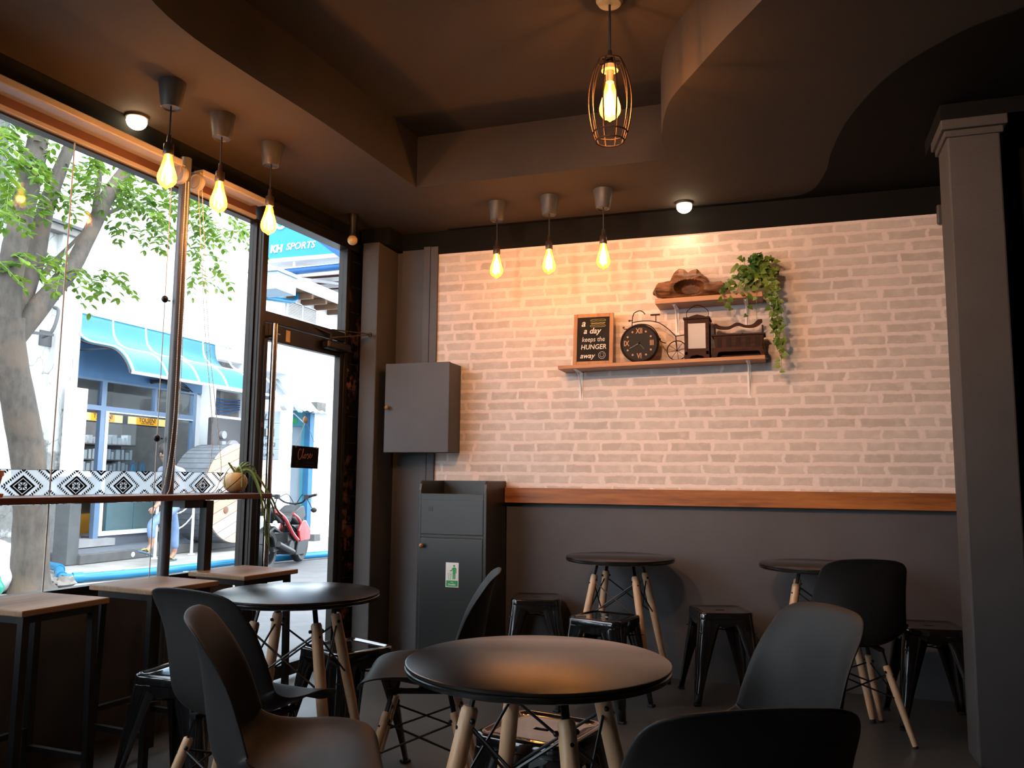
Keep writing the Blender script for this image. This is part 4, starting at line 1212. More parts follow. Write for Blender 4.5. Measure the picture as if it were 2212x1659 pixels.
# carved wooden stand
t_ = thing('carved_wooden_planter', 'dark carved wooden box with yoke handle at the right end of the lower shelf', 'wooden box', (-0.255, 4.875, zs(-0.255)))
def q_(cx, cy): return ((cx - 1640) * 0.00066, (985 - cy) * 0.00066)
b = MB()
base = [q_(*p) for p in ((1425, 985), (1460, 985), (1475, 950), (1490, 942), (1800, 942), (1815, 950), (1825, 985), (1858, 985), (1852, 940), (1840, 925), (1845, 905), (1430, 905), (1438, 925), (1428, 940))]
for s in (-1, 1): b.prism(base, s * 0.062 - 0.008, s * 0.062 + 0.008, 'y')
for s in (-1, 1): b.box(s * 0.138 - 0.008, s * 0.138 + 0.008, -0.06, 0.06, 0.01, 0.055)
b.build('base', 'walnut', t_, bevel=0.0015)
b = MB(); bd = [q_(*p) for p in ((1448, 925), (1832, 925), (1845, 815), (1852, 800), (1428, 800), (1435, 815))]
b.prism(bd, -0.050, 0.050, 'y'); b.box(-0.148, 0.148, -0.058, 0.058, 0.122, 0.132)
bo = b.build('box', 'walnut', t_, bevel=0.002)
b = MB()
for i in range(5):
    x = -0.105 + i * 0.052; b.box(x - 0.012, x + 0.012, -0.0525, -0.050, 0.055, 0.112)
b.build('carved_panel', 'iron', bo)
b = MB()
for s in (-1, 1): b.tube([(s * 0.132, 0, 0.132), (s * 0.132, 0, 0.185)], 0.0045, 8)
b.sphere((0.02, 0, 0.137), 0.008, 8, 6)
up_ = catmull([Vector((*q_(*p), 0)) for p in ((1425, 690), (1450, 678), (1490, 700), (1560, 705), (1630, 675), (1700, 700), (1760, 695), (1800, 660), (1838, 655))], 36)
dn_ = catmull([Vector((*q_(*p), 0)) for p in ((1840, 680), (1800, 712), (1760, 724), (1700, 722), (1630, 702), (1560, 730), (1490, 728), (1445, 715), (1425, 705))], 36)
b.prism([(p.x, p.y) for p in up_] + [(p.x, p.y) for p in dn_], -0.008, 0.008, 'y')
b.build('yoke_handle', 'walnut', t_)

# driftwood
def driftwood():
    k = 0.00068
    def q(cx, cy): return ((cx - 1225) * k, (465 - cy) * k)
    top = [q(*p) for p in ((914, 400), (925, 355), (965, 312), (1020, 303), (1068, 296), (1092, 228), (1140, 192), (1180, 205), (1215, 228), (1255, 212), (1290, 202), (1335, 250), (1378, 295), (1400, 322), (1490, 322), (1535, 350), (1550, 385))]
    bot = [q(*p) for p in ((914, 405), (940, 425), (1000, 442), (1120, 460), (1240, 465), (1350, 453), (1480, 440), (1550, 392))]
    def at(pl, x):
        for a, b_ in zip(pl, pl[1:]):
            if a[0] <= x <= b_[0]: return a[1] + (b_[1] - a[1]) * (x - a[0]) / (b_[0] - a[0])
        return pl[-1][1]
    x0, x1 = top[0][0], top[-1][0]
    nx, nr = 170, 80
    hx, hz = q(1232, 372)
    rows = []
    for i in range(nx + 1):
        x = x0 + (x1 - x0) * i / nx
        zt, zb = at(top, x), at(bot, x)
        endf = min(1.0, min(i, nx - i) / 9.0) ** 0.5
        zc = (zt + zb) / 2; rz_ = max(0.004, (zt - zb) / 2) * (0.35 + 0.65 * endf); ry = 0.066 * (0.25 + 0.75 * endf)
        row = []
        for j in range(nr + 1):
            a = 2 * pi * (j % nr) / nr
            y = -ry * cos(a); z = zc + rz_ * sin(a)
            y *= 1.0 - 0.35 * max(0, (z - 0.115) / 0.07)           # the upper hood is thinner
            v = Vector((x, y, z))
            e = ((x - hx) / 0.088) ** 2 + ((z - hz) / 0.043) ** 2
            if y < 0 and e < 1.0: v.y += 0.078 * min(1.0, (1 - e) * 1.6) ** 0.9
            g = noise.noise(Vector((x * 8, z * 45, y * 40))) * 0.007 + noise.noise(Vector((x * 24, z * 90 + 7, y * 60))) * 0.0035
            v += Vector((0, -cos(a), sin(a))) * g
            v.z = max(v.z, 0.0005)
            row.append(v)
        rows.append(row)
    b = MB(); b.grid(rows)
    b.f.append(tuple(range(nr))); o_ = nx * (nr + 1); b.f.append(tuple(o_ + t for t in reversed(range(nr))))
    return b
o = driftwood().build('driftwood_piece', 'drift', smooth=60, loc=(-0.528, 4.875, 2.186))
tag(o, 'gnarled brown driftwood piece with a hollow, standing on the upper shelf', 'driftwood')

# ivy
def leaf_shape(mb, p, d, n, s, fold=0.25, heart=True):
    """one folded leaf: base p, direction d, normal n"""
    d = d.normalized(); w = d.cross(n)
    if w.length < 1e-4: w = d.orthogonal()
    w.normalize(); n = w.cross(d)
    if heart:
        oc = ((0.0, 0.0, 0), (-0.12, 0.34, 0), (0.12, 0.50, 0), (0.45, 0.42, 0), (0.78, 0.16, 0), (1.05, 0.0, 0))
    else:
        oc = ((0.0, 0.0, 0), (0.18, 0.20, 0), (0.5, 0.27, 0), (0.8, 0.17, 0), (1.0, 0.0, 0))
    cen = [p + d * (s * a) - n * (s * 0.10 * a * a) for a, _, _ in oc]
    L_ = [c + w * (s * b_) + n * (s * fold * b_) for c, (_, b_, _) in zip(cen, oc)]
    R_ = [c - w * (s * b_) + n * (s * fold * b_) for c, (_, b_, _) in zip(cen, oc)]
    k = len(oc)
    mid = [cen[0]] + [p + d * (s * (0.1 + 0.9 * i / (k - 1))) - n * (s * 0.1 * (i / (k - 1)) ** 2) for i in range(1, k)]
    vs = mid + L_ + R_
    fs = []
    for i in range(k - 1):
        fs.append((i, i + 1, k + i + 1, k + i)); fs.append((i + 1, i, 2 * k + i, 2 * k + i + 1))
    mb.add(vs, fs)

rnd = random.Random(11)
t_ = thing('trailing_ivy', 'variegated green ivy spilling from the upper shelf right end', 'plant', (-0.17, 4.88, 2.19))
fol = MB(); stm = MB()
vines = []
for i in range(30):      # bushy crown
    a = rnd.uniform(0, 2 * pi); r_ = rnd.uniform(0.02, 0.13)
    top = Vector((r_ * cos(a) * 0.85, -abs(r_ * sin(a)) * 0.5, rnd.uniform(0.10, 0.235)))
    end = top + Vector((rnd.uniform(-0.05, 0.06), rnd.uniform(-0.05, 0.0), rnd.uniform(-0.12, -0.02)))
    vines.append([Vector((0, 0, 0.01)), top * 0.6 + Vector((0, 0, 0.04)), top, end])
for k, (x0, x1, zend) in enumerate(((0.04, 0.10, -0.30), (0.06, 0.135, -0.42), (0.10, 0.14, -0.45), (0.09, 0.155, -0.36), (0.03, 0.115, -0.20), (0.08, 0.10, -0.25), (0.10, 0.12, -0.12), (0.12, 0.13, -0.33))):   # long falls on the right
    vines.append([Vector((0, 0, 0.05)), Vector((x0, -0.05, 0.13)), Vector((x0 * 0.5 + x1 * 0.5, -0.08, 0.03)), Vector((x1, -0.06, zend * 0.5)), Vector((x1 + rnd.uniform(-.01, .015), -0.05, zend))])
for x1, zend, yy in ((-0.155, -0.06, -0.10), (-0.12, -0.14, -0.10), (-0.03, -0.13, -0.11), (-0.06, -0.02, -0.10), (-0.16, 0.02, -0.09), (0.02, -0.16, -0.1)):
    vines.append([Vector((0, 0, 0.03)), Vector((x1 * 0.5, -0.06, 0.10)), Vector((x1, yy, 0.04)), Vector((x1, yy, zend))])
for v in vines:
    pts = catmull(v, 22)
    stm.tube(pts, 0.0013, 5)
    step = 2 if len(v) == 4 else 1
    for i in range(5, 22, step):
        if rnd.random() < 0.12: continue
        a = rnd.uniform(0, 2 * pi)
        d = Vector((cos(a), sin(a) * 0.7 - 0.25, rnd.uniform(-0.9, 0.1)))
        n = Vector((rnd.uniform(-0.5, 0.5), -1, rnd.uniform(0.0, 0.8)))
        q = pts[i] + Vector((rnd.uniform(-0.008, 0.008), rnd.uniform(-0.012, 0.004), rnd.uniform(-0.008, 0.008)))
        leaf_shape(fol, q, d, n, rnd.uniform(0.024, 0.040))
fol.build('foliage', 'ivy', t_, smooth=60, normals=False)
stm.build('stems', 'succ', t_, smooth=60)

# ================================================================== FURNITURE
def shell_mesh():
    prof = [(0.212, 0.398), (0.203, 0.425), (0.165, 0.436), (0.09, 0.428), (0.01, 0.408), (-0.07, 0.400), (-0.145, 0.414), (-0.190, 0.455), (-0.210, 0.535), (-0.224, 0.630), (-0.239, 0.715), (-0.260, 0.782), (-0.276, 0.803)]
    wid = [0.200, 0.212, 0.222, 0.230, 0.232, 0.230, 0.225, 0.218, 0.212, 0.202, 0.192, 0.181, 0.176]
    ris = [0.000, 0.006, 0.018, 0.040, 0.062, 0.080, 0.098, 0.104, 0.098, 0.078, 0.052, 0.026, 0.014]
    n = 44
    C = catmull([(p[0], 0, p[1]) for p in prof], n)
    Wd = [p.x for p in catmull([(w_, 0, 0) for w_ in wid], n)]
    Rs = [p.x for p in catmull([(w_, 0, 0) for w_ in ris], n)]
    arc = [0]
    for i in range(1, n): arc.append(arc[-1] + (C[i] - C[i - 1]).length)
    tot = arc[-1]
    # resample by arc with dense ends
    us = []
    k = 34
    for i in range(k + 1):
        t = i / k
        us.append(tot * (0.5 - 0.5 * cos(pi * t)) * 0.45 + tot * t * 0.55)
    def at(arr, s):
        for i in range(1, n):
            if arc[i] >= s - 1e-9:
                f = (s - arc[i - 1]) / max(1e-9, arc[i] - arc[i - 1]); return arr[i - 1] * (1 - f) + arr[i] * f
        return arr[-1]
    rows = []
    m_ = 16
    for s in us:
        c = at(C, s); w_ = at(Wd, s); rr = at(Rs, s)
        t = (at(C, min(tot, s + 0.01)) - at(C, max(0, s - 0.01))).normalized()
        nrm = Vector((t.z, 0, -t.x))      # towards the sitter
        if nrm.x < 0 and nrm.z < 0: nrm = -nrm
        for rad_, q in ((0.062, tot - s), (0.075, s)):
            if q < rad_:
                w_ = w_ - rad_ + sqrt(max(0, rad_ ** 2 - (rad_ - q) ** 2))
        row = []
        for j in range(m_ + 1):
            v = -1 + 2 * j / m_
            lift = rr * abs(v) ** 2.6
            hi_ = max(0.0, min(1.0, (c.z - 0.62) / 0.12))
            nn_ = Vector((nrm.x, 0, nrm.z * (1 - hi_)))
            row.append(c + Vector((0, v * w_, 0)) + nn_ * lift + Vector((0, 0, -0.007 * hi_ * v * v)))
        rows.append(row)
    b = MB(); b.grid(rows)
    return b

def dowel(mb, p, q, r0, r1):
    p, q = Vector(p), Vector(q)
    pts = [p + (q - p) * s for s in (0, 0.012, 0.03, 0.25, 0.5, 0.75, 0.97, 1.0)]
    mb.tube(pts, [r0 * 0.75, r0 * 0.97, r0, r0 * 1.02, r0 * 0.98, r0 * 0.5 + r1 * 0.5, r1, r1 * 0.9], 14)

def wood_base(parent, ztop, rt, rb, stub_from, wire_z, r0, r1, rot, rubber=True):
    """four splayed dowels with black steel stubs and crossed wires; rt / rb = (x, y) half spreads"""
    tops = []; 
    for sx, sy in ((1, 1), (-1, 1), (-1, -1), (1, -1)):
        tp = Vector((sx * rt[0], sy * rt[1], ztop)); bt = Vector((sx * rb[0], sy * rb[1], 0.0))
        q = MB()
        dowel(q, tp, bt + (tp - bt) * 0.02, r0, r1)
        lg = q.build('leg', 'beech', parent, smooth=50)
        q = MB(); dr = (bt - tp).normalized()
        q.tube([bt + (tp - bt) * 0.028, bt], [r1 * 1.05, r1 * 0.95], 12)
        if rubber: q.build('foot_cap', 'rubber', lg, smooth=50)
        # bolt
        q = MB(); out = Vector((sx, sy, 0)).normalized(); s_ = tp + dr * 0.045
        q.tube([s_ + out * (r0 * 0.85), s_ + out * (r0 * 1.12)], 0.0045, 10)
        sd = dr.cross(out).normalized()
        q.build('bolt', 'blackmetal', lg, smooth=50)
        for e in (-1, 1):
            q = MB(); q.sphere(tp + dr * 0.028 + sd * e * (r0 + 0.004) - out * 0.004, 0.0065, 8, 6); q.build('nut', 'blackmetal', lg, smooth=50)
        tops.append((tp, dr))
    q = MB()
    for (tp, dr), (sx, sy) in zip(tops, ((1, 1), (-1, 1), (-1, -1), (1, -1))):
        st = Vector((tp.x - dr.x * 0.02, tp.y - dr.y * 0.02, tp.z))
        q.bar(tp + dr * 0.05, stub_from(sx, sy), 0.017, 0.006, up=Vector((sx, sy, 0)).normalized())
    for i in range(4):
        a, da = tops[i]; c, dc = tops[(i + 1) % 4]
        q.tube([a + da * 0.035, c + dc * wire_z], 0.0038, 7); q.tube([a + da * wire_z, c + dc * 0.035], 0.0038, 7)
    q.build('wire_bracing', 'blackmetal', parent, smooth=50)

def make_shell_chair():
    r = thing('shell_chair', '', 'chair', (0, 0, 0), 0, 'black plastic shell chairs on wooden legs')
    sh = shell_mesh().build('seat_shell', 'plastic', r, smooth=80, solid=0.0065, subsurf=1)
    wood_base(r, 0.325, (0.115, 0.115), (0.205, 0.195), lambda sx, sy: Vector((sx * 0.10, sy * 0.105, 0.392)), 0.145, 0.0155, 0.0115, 0)
    q = MB(); q.box(-0.12, 0.12, -0.11, -0.085, 0.384, 0.398); q.box(-0.12, 0.12, 0.085, 0.11, 0.384, 0.398); q.box(-0.012, 0.012, -0.1, 0.1, 0.382, 0.395)
    q.build('under_frame', 'blackmetal', r)
    return r

def make_table():
    r = thing('round_table', '', 'table', (0, 0, 0), 0, 'round black tables on wooden legs')
    R_ = 0.30
    q = MB(); q.lathe([(0.0, 0.0085), (R_ - 0.004, 0.0085), (R_ - 0.001, 0.007), (R_ - 0.001, 0.001), (R_ - 0.004, 0.0), (0.0, 0.0)], 96, (0, 0, 0.7015))
    q.build('tabletop', 'tabletop', r, smooth=30)
    q = MB(); q.lathe([(0.0, 0.0), (R_ - 0.012, 0.0), (R_ - 0.002, 0.004), (R_, 0.009), (R_, 0.014), (R_ - 0.004, 0.0175), (0.0, 0.0175)], 96, (0, 0, 0.684))
    q.build('table_rim', 'tableedge', r, smooth=30)
    wood_base(r, 0.618, (0.112, 0.112), (0.218, 0.218), lambda sx, sy: Vector((sx * 0.098, sy * 0.098, 0.684)), 0.235, 0.0195, 0.0135, 0)
    q = MB(); q.box(-0.11, 0.11, -0.105, -0.085, 0.676, 0.684); q.box(-0.11, 0.11, 0.085, 0.105, 0.676, 0.684)
    q.box(-0.105, -0.085, -0.1, 0.1, 0.676, 0.684); q.box(0.085, 0.105, -0.1, 0.1, 0.676, 0.684)
    q.build('under_frame', 'blackmetal', r)
    return r

def rounded(hw, r, n=6):
    pts = []
    for cx, cy, a0 in ((hw - r, hw - r, 0), (-hw + r, hw - r, pi / 2), (-hw + r, -hw + r, pi), (hw - r, -hw + r, 3 * pi / 2)):
        for i in range(n + 1):
            a = a0 + i * pi / 2 / n
            pts.append((cx + r * cos(a), cy + r * sin(a)))
    return pts

def make_metal_stool():
    r = thing('metal_stool', '', 'stool', (0, 0, 0), 0, 'low glossy black metal stools')
    H_ = 0.455
    # pressed seat: rings from the centre slot outwards, rolled rim, skirt
    def ring(hw, rr, z, n=6): return [Vector((x, y, z)) for x, y in rounded(hw, rr, n)]
    N_ = 28
    slot = []
    for i in range(N_):
        a = 2 * pi * (i) / N_
        slot.append(Vector((0.042 * cos(a), 0.013 * sin(a), H_ - 0.006)))
    rings = [ring(0.098, 0.030, H_ - 0.006), ring(0.128, 0.034, H_ - 0.006), ring(0.134, 0.036, H_ - 0.001), ring(0.142, 0.040, H_), ring(0.149, 0.042, H_ - 0.003), ring(0.152, 0.042, H_ - 0.010), ring(0.153, 0.042, H_ - 0.034), ring(0.149, 0.040, H_ - 0.036)]
    # align slot to first ring by angle
    first = rings[0]
    sl = []
    for p in first:
        a = atan2(p.y / 0.5, p.x)
        sl.append(Vector((0.042 * cos(a), 0.013 * sin(a), H_ - 0.007)))
    sl2 = [Vector((p.x * 0.95, p.y * 0.9, H_ - 0.014)) for p in sl]
    allr = [sl2, sl] + rings
    n = len(first)
    vs = [p for rg in allr for p in rg]; fs = []
    for i in range(len(allr) - 1):
        for k in range(n):
            k2 = (k + 1) % n
            fs.append((i * n + k, i * n + k2, (i + 1) * n + k2, (i + 1) * n + k))
    q = MB(); q.add(vs, fs); q.build('seat', 'gloss', r, smooth=50)
    for sx, sy in ((1, 1), (-1, 1), (-1, -1), (1, -1)):
        q = MB()
        rows = []
        for s in (0.0, 0.02, 0.15, 0.35, 0.6, 0.85, 1.0):
            z = (H_ - 0.032) * (1 - s)
            c = 0.146 + (0.200 - 0.146) * s
            w = 0.082 * (1 - s) ** 1.3 + 0.030
            if s == 0: w += 0.015
            rr = min(0.022, w * 0.4)
            pts = [(c - w, c), (c - w * 0.6, c + 0.002), (c - rr, c), (c - rr * 0.3, c - rr * 0.3), (c, c - rr), (c + 0.002, c - w * 0.6), (c, c - w)]
            rows.append([Vector((sx * x, sy * y, z)) for x, y in pts])
        q.grid(rows); lg = q.build('leg', 'gloss', r, smooth=50, solid=0.004)
        q = MB(); q.box(-0.018, 0.018, -0.018, 0.018, 0, 0.012, None, (sx * 0.187, sy * 0.187, 0)); q.build('foot_cap', 'rubber', lg, bevel=0.003)
    q = MB()
    for ax in (0, 1):
        for s in (-1, 1):
            pr_ = [(-0.10, H_ - 0.036), (0.10, H_ - 0.036), (0.075, H_ - 0.062), (0.045, H_ - 0.070), (-0.045, H_ - 0.070), (-0.075, H_ - 0.062)]
            q.prism(pr_, s * 0.150 - 0.002, s * 0.150 + 0.002, 'y' if ax == 0 else 'x')
    q.build('apron', 'gloss', r, bevel=0.001)
    q = MB(); q.bar((-0.155, -0.155, H_ - 0.10), (0.155, 0.155, H_ - 0.10), 0.018, 0.004); q.bar((-0.155, 0.155, H_ - 0.105), (0.155, -0.155, H_ - 0.105), 0.018, 0.004)
    q.build('cross_brace', 'gloss', r)
    return r

def make_tall_stool():
    r = thing('bar_stool', '', 'stool', (0, 0, 0), 0, 'tall stools with wooden tops at the window bar')
    q = MB(); q.box(-0.172, 0.172, -0.172, 0.172, 0.679, 0.700); q.build('seat', 'stooltop', r, bevel=0.004)
    for sx in (-1, 1):
        for sy in (-1, 1):
            q = MB(); q.bar((sx * 0.135, sy * 0.135, 0.679), (sx * 0.145, sy * 0.145, 0.0), 0.025); q.build('leg', 'blackmetal', r)
    q = MB(); a = 0.135
    for s in (-1, 1):
        q.bar((-a, s * a, 0.666), (a, s * a, 0.666), 0.025); q.bar((s * a, -a, 0.666), (s * a, a, 0.666), 0.025)
    q.build('top_frame', 'blackmetal', r)
    for s in (-1, 1):
        q = MB(); q.bar((-0.143, s * 0.143, 0.16), (0.143, s * 0.143, 0.16), 0.02); q.build('foot_rail', 'blackmetal', r)
    q = MB(); q.bar((-0.143, -0.143, 0.22), (-0.143, 0.143, 0.22), 0.02); q.build('foot_rail', 'blackmetal', r)
    return r

def place(maker, spots):
    first = None
    for loc, rz, label in spots:
        if first is None:
            first = maker(); first.location = loc; first.rotation_euler.z = rz; first['label'] = label
        else:
            dup(first, loc, rz, label)
    return first

D_ = radians
place(make_table, [
    ((-0.572, 1.935, 0), D_(83.4), 'round black table in the foreground centre, reflecting warm light'),
    ((-1.735, 2.735, 0), D_(13), 'round black table near the glass door, its top reflecting daylight'),
    ((-0.905, 4.655, 0), D_(85.7), 'round black table against the dark wall, nearer to the waste cabinet'),
    ((0.135, 4.655, 0), D_(88), 'round black table against the dark wall, half hidden by a shell chair'),
])
place(make_shell_chair, [
    ((-1.19, 1.90, 0), D_(31), 'black shell chair at the left foreground, seen side-on, shiny brown inside'),
    ((-1.655, 2.335, 0), D_(80), 'black shell chair seen from behind, facing the table by the glass door'),
    ((-1.275, 2.86, 0), D_(199), 'black shell chair in profile behind the foreground table, facing left'),
    ((-0.169, 1.551, 0), D_(118), 'black shell chair at the lower right foreground, backrest turned to the viewer'),
    ((-0.124, 2.296, 0), D_(214), 'shell chair right of the foreground table, its inner side catching grey daylight'),
    ((0.245, 4.23, 0), D_(104), 'black shell chair seen from behind, at the table near the grey column'),
])
place(make_metal_stool, [
    ((-1.42, 4.77, 0), D_(14), 'glossy black metal stool against the wall, right beside the waste cabinet'),
    ((-0.90, 4.22, 0), D_(-14), 'glossy black metal stool in front of the wall table legs'),
    ((-0.37, 4.67, 0), D_(20), 'glossy black metal stool standing alone against the wall between two tables'),
    ((0.62, 4.55, 0), D_(6), 'glossy black metal stool beside the foot of the grey column'),
    ((-0.665, 2.29, 0), D_(-11), 'glossy black metal stool tucked under the foreground table, slot in the seat'),
    ((-1.72, 3.09, 0), D_(-24), 'glossy black metal stool behind the table by the glass door, reflecting the street'),
    ((-2.03, 2.54, 0), D_(2), 'black metal stool in the shade between the bar stools and a shell chair'),
])
place(make_tall_stool, [
    ((-2.48, 2.26, 0), -YW + D_(2), 'tall wooden-topped bar stool at the left edge, nearest to the viewer'),
    ((-2.45, 2.82, 0), -YW - D_(2), 'tall wooden-topped bar stool in the middle of the window bar'),
    ((-2.405, 3.34, 0), -YW - D_(4), 'tall wooden-topped bar stool farthest along the bar, next to the door'),
])

bpy.data.objects['round_table'].scale = (1.035, 1.035, 1.0)
for o in bpy.data.objects:
    if o.name.startswith('metal_stool'): o.scale = (0.93, 0.93, 1.0)

# ================================================================== THE STREET OUTSIDE
b = MB(); b.box(-6.75, -3.15, -8, 30, -0.14, -0.012); b.box(-3.15, 6.0, 5.3, 30, -0.14, -0.012)
struct(b.build('street_road', 'road'))
b = MB(); b.box(-9.4, -6.75, -8, 30, -0.14, -0.002)
struct(b.build('street_pavement', 'walk'))

# peeling wall, left end of the street
t_ = thing('old_building', 'old cracked white plaster wall with peeling grey patches behind the tree', 'building', (-9.3, 5.5, 0))
b = MB(); b.box(-0.5, 0.10, -9.5, 2.9, 0, 4.32); b.box(0.10, 0.19, 2.88, 3.28, 0, 4.32); b.box(-0.5, 0.10, 2.9, 3.28, 0, 4.32)
b.build('wall', 'cracked', t_)
b = MB(); b.box(-0.5, 0.25, -9.5, 3.30, 4.32, 4.42); b.build('ledge', 'stone', t_, bevel=0.01)
b = MB(); b.box(-0.55, 0.28, -9.5, 3.32, 4.42, 4.46); b.build('roof_edge', 'panelgrey', t_)
b = MB(); b.tube(catmull([(0.12, 2.88, 3.33), (0.22, 2.86, 3.28), (0.28, 2.78, 3.10), (0.27, 2.72, 2.95), (0.16, 2.70, 2.90)], 14), 0.022, 8); b.box(0.10, 0.125, 2.70, 2.93, 2.80, 3.0, None, (0, 0, 0)); b.build('lamp_arm', 'panelgrey', t_, smooth=50)
b = MB(); b.bar((0.28, 1.5, 2.85), (0.28, 2.75, 2.93), 0.03, 0.035); b.bar((0.10, 2.3, 2.9), (0.28, 2.3, 2.9), 0.02); b.build('wall_rail', 'panelgrey', t_)

t_ = thing('rear_building', 'pale blue house rising behind the cracked wall, with dark windows and a white pilaster', 'building', (-10.2, 7.0, 0))
b = MB(); b.box(-1.5, 0.0, -10, 1.80, 4.2, 11); b.build('wall', 'bluewhite', t_)
b = MB(); b.box(0.0, 0.5, 1.45, 1.72, 4.3, 11); b.build('pilaster', 'render_w', t_)
for y0 in (-0.9, 0.72):
    b = MB(); b.box(0.0, 0.03, y0, y0 + 0.62, 4.9, 6.3); w_ = b.build('window', 'panelgrey', t_)
    b = MB(); b.box(0.03, 0.05, y0 + 0.29, y0 + 0.33, 4.9, 6.3); b.build('window_bar', 'whiteal', w_)

# hardware shop
t_ = thing('hardware_shop', 'blue fronted hardware shop with glass door and turquoise curved awning', 'shop', (-9.35, 10.2, 0))
def sb(mb, x0, x1, y0, y1, z0, z1): mb.box(x0 + 9.35, x1 + 9.35, y0 - 10.2, y1 - 10.2, z0, z1)
b = MB()
sb(b, -12.0, -9.35, 8.78, 8.86, 0, 3.3); sb(b, -12.0, -9.60, 12.4, 12.5, 0, 3.3); sb(b, -12.05, -12.0, 8.78, 12.5, 0, 3.3)
b.build('inner_walls', 'shopdark', t_)
b = MB(); sb(b, -12.0, -9.60, 8.86, 12.4, 0.10, 0.22); sb(b, -9.60, -9.38, 8.86, 11.46, 0.10, 0.22); sb(b, -9.60, -9.35, 9.50, 11.46, 0.12, 0.27); b.build('shop_floor', 'tile', t_)
b = MB(); sb(b, -11.95, -9.60, 8.86, 12.4, 2.85, 3.0); sb(b, -9.60, -9.45, 8.86, 11.5, 2.85, 3.0); b.build('shop_ceiling', 'bluewhite', t_)
b = MB(); sb(b, -9.45, -9.35, 8.80, 11.6, 2.50, 3.42); b.build('fascia_panel', 'blue', t_)
b = MB()
for k_, (y0, y1, z0, z1) in enumerate(((8.86, 8.90, 0.24, 2.47), (9.44, 9.53, 0.24, 2.47), (10.50, 10.55, 2.12, 2.47), (11.38, 11.46, 0.27, 2.47), (8.90, 9.44, 2.05, 2.12), (9.53, 11.38, 2.05, 2.12), (8.86, 11.46, 2.47, 2.50))):
    sb(b, -9.40, -9.33, y0, y1, z0, z1)
b.build('blue_frame', 'bluelight', t_)
b = MB()
sb(b, -9.41, -9.32, 9.53, 9.585, 0.27, 2.05); sb(b, -9.41, -9.32, 9.585, 11.38, 0.27, 0.33); sb(b, -9.41, -9.32, 9.585, 11.38, 2.035, 2.05)
b.build('window_frame', 'whiteal', t_)
b = MB(); sb(b, -9.375, -9.37, 9.585, 11.38, 0.33, 2.035); b.build('shop_window', 'glass_shop', t_)
b = MB(); sb(b, -9.375, -9.37, 8.90, 9.44, 2.12, 2.47); sb(b, -9.375, -9.37, 9.53, 10.50, 2.12, 2.47); sb(b, -9.375, -9.37, 10.55, 11.38, 2.12, 2.47); b.build('transom_pane', 'glass_shop', t_)
b = MB(); sb(b, -9.55, -9.20, 8.90, 9.72, 0.14, 0.24); b.build('door_step', 'boxg', t_)
b = MB(); sb(b, -11.3, -9.8, 9.6, 9.72, 2.80, 2.83); sb(b, -11.3, -9.8, 10.9, 11.02, 2.80, 2.83); b.build('strip_lamp', 'tube', t_)
# awning
aw = catmull([(-9.345, 0, 3.38), (-9.32, 0, 3.20), (-9.27, 0, 3.09), (-9.18, 0, 3.00), (-9.03, 0, 2.935), (-8.78, 0, 2.885), (-8.60, 0, 2.84), (-8.46, 0, 2.75), (-8.36, 0, 2.63), (-8.29, 0, 2.50)], 26)
rows = []
ys = [8.86 + i * 0.15 for i in range(21)]
b = MB(); b.grid([[Vector((p.x + 9.35, y - 10.2, p.z)) for p in aw] for y in ys])
b.build('awning_sheet', 'awning', t_, smooth=60, solid=0.012)
for i in range(6):
    y = 8.90 + i * 0.66
    b = MB(); b.tube([Vector((p.x + 9.35, y - 10.2, p.z + 0.012)) for p in aw], 0.016, 6); b.build('awning_rib', 'awningrib', t_, smooth=60)
b = MB(); b.tube([(1.06, 8.86 - 10.2, 2.50), (1.06, 12.32 - 10.2, 2.50)], 0.022, 8); b.tube([(0.01, 8.86 - 10.2, 3.40), (0.01, 12.32 - 10.2, 3.40)], 0.02, 8); b.build('awning_rail', 'awningrib', t_, smooth=60)
b = MB(); b.tube([Vector((p.x + 9.35, 8.85 - 10.2, p.z)) for p in catmull([(-9.345, 0, 3.06), (-9.23, 0, 2.985), (-9.03, 0, 2.915), (-8.78, 0, 2.865), (-8.60, 0, 2.82), (-8.46, 0, 2.73), (-8.36, 0, 2.61), (-8.30, 0, 2.48)], 24)], 0.016, 6); b.tube([(0.0, 8.85 - 10.2, 2.83), (0.72, 8.85 - 10.2, 2.83)], 0.010, 6); b.build('awning_end_trim', 'wire', t_, smooth=60)
b = MB(); b.tube(catmull([(0.06, 10.35 - 10.2, 2.56), (0.07, 10.6 - 10.2, 2.60), (0.07, 10.9 - 10.2, 2.56), (0.06, 11.2 - 10.2, 2.52)], 14), [0.03] * 14, 6)
for k in range(3): b.tube(catmull([(0.08, 10.3 - 10.2, 2.55 + k * .02), (0.08, 10.6 - 10.2, 2.64 - k * .02), (0.09, 11.0 - 10.2, 2.62 - k * .03), (0.06, 11.3 - 10.2, 2.50)], 14), 0.008, 5)
b.build('cable_bundle', 'wire', t_, smooth=60)
